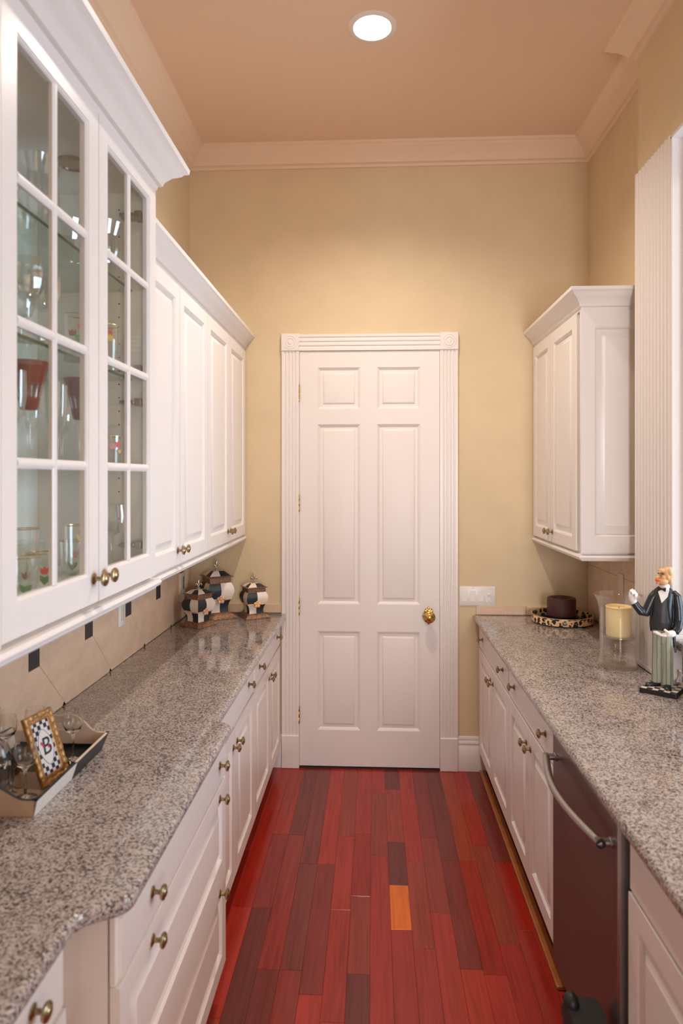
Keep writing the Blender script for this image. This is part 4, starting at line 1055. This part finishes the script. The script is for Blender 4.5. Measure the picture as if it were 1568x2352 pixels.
# tailcoat: open shell around sides and back, plus sleeves and tails
co = MB()
def shell(z, rx, ry, cx, cy, a0, a1, n=22, t=0.003):
    o_ = []; 
    for k in range(n): 
        a = a0 + (a1 - a0)*k/(n-1); o_.append((cx + rx*cos(a), cy + ry*sin(a), z))
    for k in reversed(range(n)):
        a = a0 + (a1 - a0)*k/(n-1); o_.append((cx + (rx-t)*cos(a), cy + (ry-t)*sin(a), z))
    return o_
A0, A1 = radians(-42), radians(205)
rows = [(0.205, 0.040, 0.033, 0.001, 0.004, -20, 196), (0.235, 0.0420, 0.0345, -0.0005, 0.003, -38, 202), (0.265, 0.0415, 0.0355, 0.0, 0.002, -48, 210), (0.300, 0.0395, 0.0345, 0.001, 0.002, -54, 214), (0.330, 0.0395, 0.0310, 0.003, 0.004, -58, 220), (0.352, 0.0380, 0.0270, 0.005, 0.006, -66, 232), (0.366, 0.0300, 0.0215, 0.007, 0.008, -72, 240), (0.376, 0.0190, 0.0170, 0.008, 0.009, -60, 235)]
co.loft([shell(Z0 + z, rx, ry, cx, cy, radians(a), radians(b), 24, 0.0045) for z, rx, ry, cx, cy, a, b in rows])
co.loft([shell(Z0 + z, rx, ry, cx, cy, radians(a), radians(b), 14, 0.0045) for z, rx, ry, cx, cy, a, b in [(0.150, 0.034, 0.034, 0.012, 0.004, -8, 60), (0.175, 0.037, 0.034, 0.008, 0.004, -12, 80), (0.205, 0.040, 0.034, 0.003, 0.004, -20, 110), (0.225, 0.041, 0.034, 0.001, 0.004, -24, 120)]])
# raised arm (left in view)
co.tube([(-0.018, 0.006, Z0 + 0.352), (-0.030, 0.000, Z0 + 0.335), (-0.043, -0.006, Z0 + 0.303), (-0.056, -0.012, Z0 + 0.272), (-0.068, -0.018, Z0 + 0.278), (-0.082, -0.022, Z0 + 0.295), (-0.093, -0.025, Z0 + 0.312)], [0.014, 0.0165, 0.0165, 0.0165, 0.0160, 0.0145, 0.0135], 14)
# lowered arm (right in view)
co.tube([(0.036, 0.006, Z0 + 0.355), (0.050, 0.004, Z0 + 0.342), (0.056, 0.000, Z0 + 0.300), (0.058, -0.006, Z0 + 0.255), (0.054, -0.016, Z0 + 0.228), (0.044, -0.026, Z0 + 0.214)], [0.014, 0.0165, 0.0165, 0.0160, 0.0155, 0.0140], 14)
remesh(obj('tailcoat', co, M['coat'], bu, smooth=60), 0.0020, 2)
tl = MB().loft([[(0.030, 0.014, Z0 + 0.23), (0.046, 0.016, Z0 + 0.23), (0.046, 0.026, Z0 + 0.23), (0.030, 0.026, Z0 + 0.23)], [(0.034, 0.016, Z0 + 0.19), (0.048, 0.018, Z0 + 0.19), (0.048, 0.026, Z0 + 0.19), (0.034, 0.026, Z0 + 0.19)], [(0.042, 0.018, Z0 + 0.15), (0.050, 0.020, Z0 + 0.15), (0.050, 0.026, Z0 + 0.15), (0.042, 0.026, Z0 + 0.15)], [(0.044, 0.020, Z0 + 0.128), (0.050, 0.021, Z0 + 0.128), (0.050, 0.025, Z0 + 0.128), (0.044, 0.025, Z0 + 0.128)]])
obj('coat_tail', tl, M['coat'], bu, bevel=0.0015)
# shirt, collar, bow tie
sh = MB().add([(-0.012, -0.0235, Z0 + 0.360), (0.000, -0.0300, Z0 + 0.318), (0.020, -0.0250, Z0 + 0.342), (0.026, -0.0150, Z0 + 0.368), (0.008, -0.0200, Z0 + 0.372),
               (-0.012, -0.0165, Z0 + 0.360), (0.000, -0.0230, Z0 + 0.318), (0.020, -0.0180, Z0 + 0.342), (0.026, -0.0080, Z0 + 0.368), (0.008, -0.0130, Z0 + 0.372)],
              [(0, 1, 2, 3, 4), (9, 8, 7, 6, 5), (0, 5, 6, 1), (1, 6, 7, 2), (2, 7, 8, 3), (3, 8, 9, 4), (4, 9, 5, 0)])
obj('shirt_front', sh, M['glove'], bu, bevel=0.0012)
obj('collar', MB().loft([ov(0.009, 0.004, Z0 + 0.366, 0.0190, 0.0190), ov(0.010, 0.003, Z0 + 0.378, 0.0180, 0.0175), ov(0.012, 0.004, Z0 + 0.388, 0.0175, 0.0165)]), M['glove'], bu)
bw_ = MB()
for sx in (-1, 1):
    bw_.loft([[(sx*0.002, -0.003, -0.003), (sx*0.002, 0.003, -0.003), (sx*0.002, 0.003, 0.003), (sx*0.002, -0.003, 0.003)], [(sx*0.014, -0.004, -0.008), (sx*0.014, 0.003, -0.008), (sx*0.014, 0.003, 0.008), (sx*0.014, -0.004, 0.008)]])
bw_.ellipsoid((0, -0.002, 0), (0.004, 0.004, 0.0045), 10, 6)
obj('bow_tie', bw_, M['coat'], bu, (0.001, -0.022, Z0 + 0.370), (0, radians(8), radians(-14)), bevel=0.001)
# head: turned to the left in view, chin raised a little
hd_ = MB()
hc = (0.014, 0.002, Z0 + 0.412)
hd_.ellipsoid((0.016, 0.004, Z0 + 0.420), (0.024, 0.023, 0.031), 18, 12)          # skull
hd_.ellipsoid((0.004, -0.004, Z0 + 0.397), (0.021, 0.019, 0.017), 16, 10)          # jaw
hd_.ellipsoid((-0.013, -0.011, Z0 + 0.391), (0.008, 0.009, 0.006), 12, 8)          # chin
hd_.ellipsoid((-0.001, -0.011, Z0 + 0.437), (0.013, 0.011, 0.009), 12, 8)          # forehead
hd_.ellipsoid((-0.006, -0.013, Z0 + 0.431), (0.008, 0.010, 0.004), 12, 8)          # brow
hd_.tube([(-0.008, -0.012, Z0 + 0.428), (-0.013, -0.015, Z0 + 0.420), (-0.0175, -0.018, Z0 + 0.412), (-0.013, -0.013, Z0 + 0.409)], [0.004, 0.0045, 0.0060, 0.004], 10)  # nose
hd_.ellipsoid((0.006, -0.016, Z0 + 0.412), (0.008, 0.006, 0.010), 12, 8)           # cheek
hd_.ellipsoid((-0.010, -0.012, Z0 + 0.401), (0.010, 0.010, 0.006), 12, 8)          # muzzle
hd_.ellipsoid((0.022, -0.016, Z0 + 0.415), (0.0045, 0.004, 0.009), 10, 8)          # ear
hd_.tube([(0.012, 0.004, Z0 + 0.365), (0.012, 0.003, Z0 + 0.392)], [0.013, 0.013], 14)   # neck
hdo = remesh(obj('head', hd_, M['skin'], bu, smooth=60), 0.0014, 2)
hr_ = MB()
hr_.ellipsoid((0.028, 0.008, Z0 + 0.425), (0.0145, 0.020, 0.026), 16, 10)
hr_.ellipsoid((0.031, 0.006, Z0 + 0.400), (0.010, 0.018, 0.020), 16, 10)
hr_.ellipsoid((0.029, -0.012, Z0 + 0.432), (0.009, 0.007, 0.014), 12, 8)
remesh(obj('hair', hr_, M['hair'], bu, smooth=60), 0.0016, 1)
lp = MB()
lp.tube([(-0.0215, -0.016, Z0 + 0.4035), (-0.017, -0.0205, Z0 + 0.4030), (-0.010, -0.0225, Z0 + 0.4020), (-0.003, -0.0205, Z0 + 0.4015)], [0.0022, 0.0030, 0.0028, 0.0012], 8)
lp.tube([(-0.0210, -0.016, Z0 + 0.3995), (-0.017, -0.0205, Z0 + 0.3985), (-0.010, -0.0225, Z0 + 0.3985), (-0.003, -0.0205, Z0 + 0.4010)], [0.0020, 0.0028, 0.0026, 0.0012], 8)
obj('lips', lp, M['lips'], bu, smooth=60)
ey = MB()
ey.ellipsoid((-0.0105, -0.0185, Z0 + 0.4265), (0.0032, 0.0018, 0.0018), 10, 6)
ey.ellipsoid((0.0045, -0.0205, Z0 + 0.4255), (0.0042, 0.0018, 0.0018), 10, 6)
obj('eyes', ey, M['slot'], bu, smooth=60)
ebm = MB()
ebm.tube([(-0.004, -0.0215, Z0 + 0.4300), (0.004, -0.0230, Z0 + 0.4305), (0.011, -0.0200, Z0 + 0.4270)], [0.0012, 0.0016, 0.0008], 6)
ebm.tube([(-0.008, -0.0205, Z0 + 0.4305), (-0.0125, -0.0180, Z0 + 0.4300)], [0.0014, 0.0008], 6)
obj('eyebrows', ebm, M['bronze'], bu, smooth=60)
# gloved hands
h1 = MB()   # raised, loosely closed
h1.tube([(-0.090, -0.024, Z0 + 0.306), (-0.098, -0.027, Z0 + 0.324), (-0.101, -0.028, Z0 + 0.338)], [0.0110, 0.0125, 0.0120], 14)
for k, (dx, top, ln) in enumerate(((-0.008, 0.360, 0), (-0.0025, 0.363, 0), (0.003, 0.360, 0), (0.008, 0.353, 0))):
    x = -0.101 + dx*0.95; y = -0.030 + 0.004*(k - 1.5)
    h1.tube([(x, y, Z0 + 0.338), (x + 0.001, y - 0.003, Z0 + top - 0.010), (x + 0.004, y - 0.007, Z0 + top), (x + 0.009, y - 0.011, Z0 + top - 0.006), (x + 0.011, y - 0.011, Z0 + top - 0.014)], [0.0046, 0.0046, 0.0045, 0.0042, 0.0036], 9)
h1.tube([(-0.092, -0.034, Z0 + 0.326), (-0.088, -0.040, Z0 + 0.338), (-0.090, -0.042, Z0 + 0.350)], [0.0052, 0.0048, 0.0038], 9)
remesh(obj('hand', h1, M['glove'], bu, smooth=60), 0.0013, 1)
h2 = MB()   # lowered, palm up, fingers pointing left
h2.tube([(0.042, -0.028, Z0 + 0.211), (0.030, -0.036, Z0 + 0.208), (0.016, -0.042, Z0 + 0.206)], [0.0120, 0.0135, 0.0110], 14)
for k in range(4):
    y = -0.050 + 0.0052*k; l = (0.030, 0.036, 0.035, 0.028)[k]
    h2.tube([(0.016, y + 0.001, Z0 + 0.205 + 0.002*(k-1.5)), (0.016 - l*0.55, y - 0.001, Z0 + 0.203), (0.016 - l, y, Z0 + 0.208), (0.016 - l - 0.008, y + 0.001, Z0 + 0.213)], [0.0050, 0.0047, 0.0044, 0.0036], 9)
h2.tube([(0.026, -0.046, Z0 + 0.212), (0.016, -0.052, Z0 + 0.220), (0.009, -0.054, Z0 + 0.227)], [0.0056, 0.0050, 0.0040], 9)
remesh(obj('hand', h2, M['glove'], bu, smooth=60), 0.0013, 1)

# white cable behind the figurine
def smooth_path(pts, n=8):
    P = [Vector(p) for p in pts]; out = []
    for i in range(len(P) - 1):
        p0, p1, p2, p3 = P[max(i-1, 0)], P[i], P[i+1], P[min(i+2, len(P)-1)]
        for k in range(n):
            t = k / n
            out.append(0.5*((2*p1) + (p2-p0)*t + (2*p0-5*p1+4*p2-p3)*t*t + (3*p1-p0-3*p2+p3)*t**3))
    out.append(P[-1]); return out
zc_ = CT + 0.0032
zk = zc_ + 0.021
cpts = [(1.150, 2.20, zc_ + 0.045), (1.150, 2.45, zc_ + 0.05), (1.155, 2.56, zk + 0.036), (1.160, 2.600, zk + 0.046), (1.163, 2.612, zk + 0.025), (1.158, 2.618, zk + 0.002), (1.150, 2.60, zk + 0.004), (1.150, 2.56, zk + 0.012), (1.152, 2.48, zk + 0.004), (1.145, 2.44, zk), (1.130, 2.48, zk), (1.140, 2.53, zk + 0.004), (1.158, 2.58, zk + 0.003), (1.162, 2.55, zk), (1.160, 2.42, zc_), (1.150, 2.25, zc_)]
tag(obj('power_cord', MB().tube(smooth_path(cpts), 0.0028, 8), M['cable'], smooth=60), 'white power cord coiled behind the butler statuette', 'cord')

# ------------------------------------------------------------------ serving tray with frame and cordial glasses
TY0, TY1, TX0, TX1 = 1.550, 1.948, -1.068, -0.803
ty = thing('serving_tray', 'painted serving tray with flared sides on the worktop', 'tray', (0, 0, CT + 0.0003))
TH = 0.046; fl_ = 0.016; th = 0.009
# floor
obj('tray_floor', MB().box(TX0, TX1, TY0, TY1, 0.0, 0.008), M['creamtray'], ty)
obj('painted_field', MB().box(TX0 + 0.004, TX1 - 0.004, (TY0+TY1)/2 + 0.02, TY1 - 0.004, 0.008, 0.0084).box(TX0 + 0.004, -0.96, TY0 + 0.004, (TY0+TY1)/2 + 0.02, 0.008, 0.0084), M['navy'], ty)
def side_long(xb, sgn, y0, y1, mats):
    # wall leaning outwards; outside, inside, rim materials
    x2 = xb + sgn*fl_
    e0 = -fl_ if y0 == TY0 else 0; e1 = fl_ if y1 == TY1 else 0
    mb = MB()
    lo0, lo1 = (xb, y0, 0), (xb, y1, 0)
    hi0, hi1 = (x2, y0 + e0, TH), (x2, y1 + e1, TH)
    i0, i1 = (xb - sgn*th, y0, 0.004), (xb - sgn*th, y1, 0.004)
    j0, j1 = (x2 - sgn*th, y0 + e0, TH), (x2 - sgn*th, y1 + e1, TH)
    mb.add([lo0, lo1, hi1, hi0], [(0, 1, 2, 3)], 0)
    mb.add([i0, i1, j1, j0], [(3, 2, 1, 0)], 1)
    mb.add([hi0, hi1, j1, j0], [(0, 1, 2, 3)], 2)
    mb.add([lo0, hi0, j0, i0], [(0, 1, 2, 3)], 0); mb.add([lo1, hi1, j1, i1], [(3, 2, 1, 0)], 0)
    mb.add([lo0, lo1, i1, i0], [(3, 2, 1, 0)], 0)
    return obj('side', mb, mats, ty, smooth=0)
ym = (TY0 + TY1)/2
side_long(TX1, 1, TY0, ym, [M['ivory'], M['creamtray'], M['navy']])
side_long(TX1, 1, ym, TY1, [M['navy'], M['navy'], M['cream']])
side_long(TX0, -1, TY0, ym, [M['navy'], M['navy'], M['cream']])
side_long(TX0, -1, ym, TY1, [M['ivory'], M['creamtray'], M['navy']])
def end_wall(yb, sgn, hole):
    # arched end with a hand slot
    xs_ = [TX0 - fl_ + (TX1 - TX0 + 2*fl_) * k/32 for k in range(33)]
    mid = (TX0 + TX1)/2; half = (TX1 - TX0)/2 + fl_
    mb = MB()
    def top(x):
        u = abs(x - mid)/half
        return TH + 0.042*(0.5 + 0.5*cos(pi*min(1, max(0, (u - 0.25)/0.55))))
    def pt(x, z, inner): 
        f = z / TH; xx = mid + (x - mid)*(1 - (fl_/half)*(1 - min(1, f)))
        return (xx, yb + sgn*(fl_*f) - (sgn*th if inner else 0), z)
    def inside(x): 
        return abs(x - mid) < 0.046
    for a, b in zip(xs_[:-1], xs_[1:]):
        za, zb2 = top(a), top(b)
        segs = [(0, 0, za, zb2)]
        if inside((a+b)/2): segs = [(0, 0, 0.050, 0.050), (0.070, 0.070, za, zb2)]
        for l0, l1, h0, h1 in segs:
            o0, o1, o2, o3 = pt(a, l0, 0), pt(b, l1, 0), pt(b, h1, 0), pt(a, h0, 0)
            n0, n1, n2, n3 = pt(a, l0, 1), pt(b, l1, 1), pt(b, h1, 1), pt(a, h0, 1)
            mb.add([o0, o1, o2, o3], [(0, 1, 2, 3)], 0); mb.add([n0, n1, n2, n3], [(3, 2, 1, 0)], 1)
            mb.add([o3, o2, n2, n3], [(0, 1, 2, 3)], 2); mb.add([o0, o1, n1, n0], [(3, 2, 1, 0)], 2)
    return obj('end_wall', mb, [M['creamtray'], M['creamtray'], M['navy'] if sgn < 0 else M['creamtray']], ty, smooth=0)
end_wall(TY0, -1, True); end_wall(TY1, 1, True)
obj('painted_stripe', MB().box(TX0 + 0.02, TX1 - 0.004, TY1 - 0.0088, TY1 - 0.008, 0.009, 0.018), M['navy'], ty)
for k in range(5):
    y0 = TY0 + 0.045 + 0.021*k
    pts = [(-0.955 + 0.011*i, y0 + 0.006*sin(i*1.7 + k), 0.0088) for i in range(6)]
    obj('painted_scroll', MB().tube(smooth_path(pts, 4), 0.0009, 5), M['brownink'], ty)
# picture frame leaning back on its easel
fr = thing('picture_frame', 'ornate gilt frame holding a checkered card with the letter B', 'picture frame', (-0.838, 1.668, CT + 0.0095), radians(78))
lean = empty('frame_tilt')
FW_, FH_ = 0.104, 0.180
ft = radians(-20)
bpy.data.objects.remove(lean)
fo = obj('frame', frame_grid(FW_, FH_, 0.010, [0, 0.017, FW_ - 0.017, FW_], [0, 0.019, FH_ - 0.019, FH_], {(1, 1)}, 0.004, 0.005, 0.0), M['gilt'], fr, (0, 0, 0.003), (ft, 0, 0), bevel=0.002)
orn = MB()
for k in range(9):
    t = k/8
    for (x, z) in ((0.006, 0.014 + (FH_ - 0.028)*t), (FW_ - 0.006, 0.014 + (FH_ - 0.028)*t)): orn.ellipsoid((x, 0.0005, z), (0.0060 + 0.0025*(k % 2), 0.0035, 0.013), 8, 6)
for k in range(6):
    t = k/5
    for (x, z) in ((0.012 + (FW_ - 0.024)*t, 0.006), (0.012 + (FW_ - 0.024)*t, FH_ - 0.006)): orn.ellipsoid((x, 0.0005, z), (0.0125, 0.0035, 0.0060 + 0.0025*(k % 2)), 8, 6)
obj('carved_leaves', orn, M['gilt'], fo, smooth=60)
card = obj('card', MB().box(0.018, FW_ - 0.018, 0.0045, 0.006, 0.020, FH_ - 0.020), M['printwhite'], fo)
nx_, nz_ = 6, 12; cw_, ch_ = (FW_ - 0.036)/nx_, (FH_ - 0.040)/nz_
chk = MB()
for i in range(nx_):
    for k in range(nz_):
        if (i + k) % 2 == 0:
            x0 = 0.018 + cw_*i; z0 = 0.020 + ch_*k
            u = ((x0 + cw_/2 - FW_/2)/0.026)**2 + ((z0 + ch_/2 - FH_/2)/0.046)**2
            if u > 0.85: chk.add([(x0, 0.0042, z0), (x0+cw_, 0.0042, z0), (x0+cw_, 0.0042, z0+ch_), (x0, 0.0042, z0+ch_)], [(0, 1, 2, 3)])
obj('checker_print', chk, M['printnavy'], fo, smooth=0)
ring_ = [(FW_/2 + 0.025*cos(2*pi*k/40)*(1 + 0.05*cos(8*pi*k/40)), 0.0040, FH_/2 + 0.044*sin(2*pi*k/40)*(1 + 0.04*cos(8*pi*k/40))) for k in range(41)]
obj('medallion', MB().add(ring_[:40], [tuple(range(40))]), M['printwhite'], fo, smooth=0)
obj('medallion_outline', MB().tube([(x, y - 0.0002, z) for x, y, z in ring_], 0.0005, 5), M['printnavy'], fo)
tx = bpy.data.curves.new('monogram', 'FONT'); tx.body = 'B'; tx.size = 0.062; tx.align_x = 'CENTER'; tx.align_y = 'CENTER'; tx.extrude = 0.0002
tx.shear = 0.15
tx.materials.append(M['printnavy'])
tmp_ = bpy.data.objects.new('monogram_text', tx); COL.objects.link(tmp_)
bpy.context.view_layer.update()
tme = bpy.data.meshes.new_from_object(tmp_.evaluated_get(bpy.context.evaluated_depsgraph_get()))
bpy.data.objects.remove(tmp_)
txo = bpy.data.objects.new('monogram', tme); COL.objects.link(txo); txo.parent = fo; txo.location = (FW_/2, 0.0034, FH_/2); txo.rotation_euler = (R90, 0, 0)
fl2 = MB()
for (x, z) in ((-0.013, 0.012), (0.009, -0.002), (-0.009, 0.004)): fl2.ellipsoid((FW_/2 + x, 0.0034, FH_/2 + z), (0.0035, 0.0006, 0.005), 8, 6)
obj('red_flowers', fl2, M['printred'], fo)
obj('easel_leg', MB().add([(0.045, 0.008, 0.13), (0.067, 0.008, 0.13), (0.067, 0.074, 0.0005), (0.045, 0.074, 0.0005), (0.045, 0.011, 0.13), (0.067, 0.011, 0.13), (0.067, 0.078, 0.0005), (0.045, 0.078, 0.0005)], [(0,1,2,3),(7,6,5,4),(0,4,5,1),(1,5,6,2),(2,6,7,3),(3,7,4,0)]), M['bronze'], fr, (0, 0.056, 0))
# cordial glasses
cord_p = [(0.0, 0.0), (0.028, 0.0), (0.027, 0.0018), (0.008, 0.005), (0.0032, 0.010), (0.0028, 0.055), (0.004, 0.070), (0.010, 0.077), (0.021, 0.086), (0.0265, 0.100), (0.0272, 0.114), (0.0245, 0.136), (0.0238, 0.136), (0.0262, 0.114), (0.0254, 0.101), (0.020, 0.088), (0.0, 0.079)]
cgm = vessel(cord_p, 40).mesh('cordial_glass', M['stem'], 60)
for x, y, lb in ((-0.845, 1.850, 'small stemmed cordial glass at the open far end of the tray'), (-0.862, 1.622, 'small stemmed cordial glass in front of the picture frame'), (-1.010, 1.800, 'small stemmed cordial glass beside the tile, left of the picture frame'), (-0.965, 1.870, 'small stemmed cordial glass hidden behind the top of the picture frame')):
    o = link('cordial_glass', cgm, None, (x, y, CT + 0.0092)); tag(o, lb, 'glass', 'cordial glasses on the tray')
dc = thing('decanter', 'cut glass decanter at the left edge of the tray', 'decanter', (-0.960, 1.640, CT + 0.0092))
dp = [(0.0, 0.0), (0.046, 0.0), (0.050, 0.006), (0.053, 0.040), (0.050, 0.085), (0.038, 0.118), (0.020, 0.138), (0.014, 0.150), (0.013, 0.175), (0.018, 0.182), (0.016, 0.183), (0.011, 0.175), (0.012, 0.150), (0.018, 0.137), (0.036, 0.116), (0.047, 0.085), (0.050, 0.040), (0.045, 0.010), (0.0, 0.008)]
obj('vessel', vessel(dp, 30, 0.05), M['stem'], dc, smooth=20)
obj('stopper', MB().lathe([(0.0, 0.165), (0.010, 0.168), (0.0115, 0.184), (0.007, 0.188), (0.020, 0.202), (0.022, 0.214), (0.014, 0.226), (0.0, 0.230)], 12), M['crystal'], dc, smooth=20)

# ------------------------------------------------------------------ black object on the floor at the dishwasher
bb_ = thing('waste_bin', 'small black lidded bin on the floor by the dishwasher', 'bin', (0.535, 1.70, 0))
def rr(w, l, z, r=0.02):
    p = fillet([(-w/2, -l/2), (w/2, -l/2), (w/2, l/2), (-w/2, l/2)], [r]*4); return [(x, y, z) for x, y in p]
obj('tub', MB().loft([rr(0.080, 0.12, 0), rr(0.086, 0.13, 0.01), rr(0.096, 0.145, 0.330)]), M['rubber'], bb_, smooth=50)
obj('lid', MB().loft([rr(0.102, 0.150, 0.330), rr(0.102, 0.150, 0.352, 0.02), rr(0.086, 0.130, 0.372, 0.02)]), M['rubber'], bb_, smooth=50)
obj('lid_grip', MB().ellipsoid((-0.030, 0.044, 0.374), (0.019, 0.024, 0.024), 14, 10), M['rubber'], bb_, smooth=60)
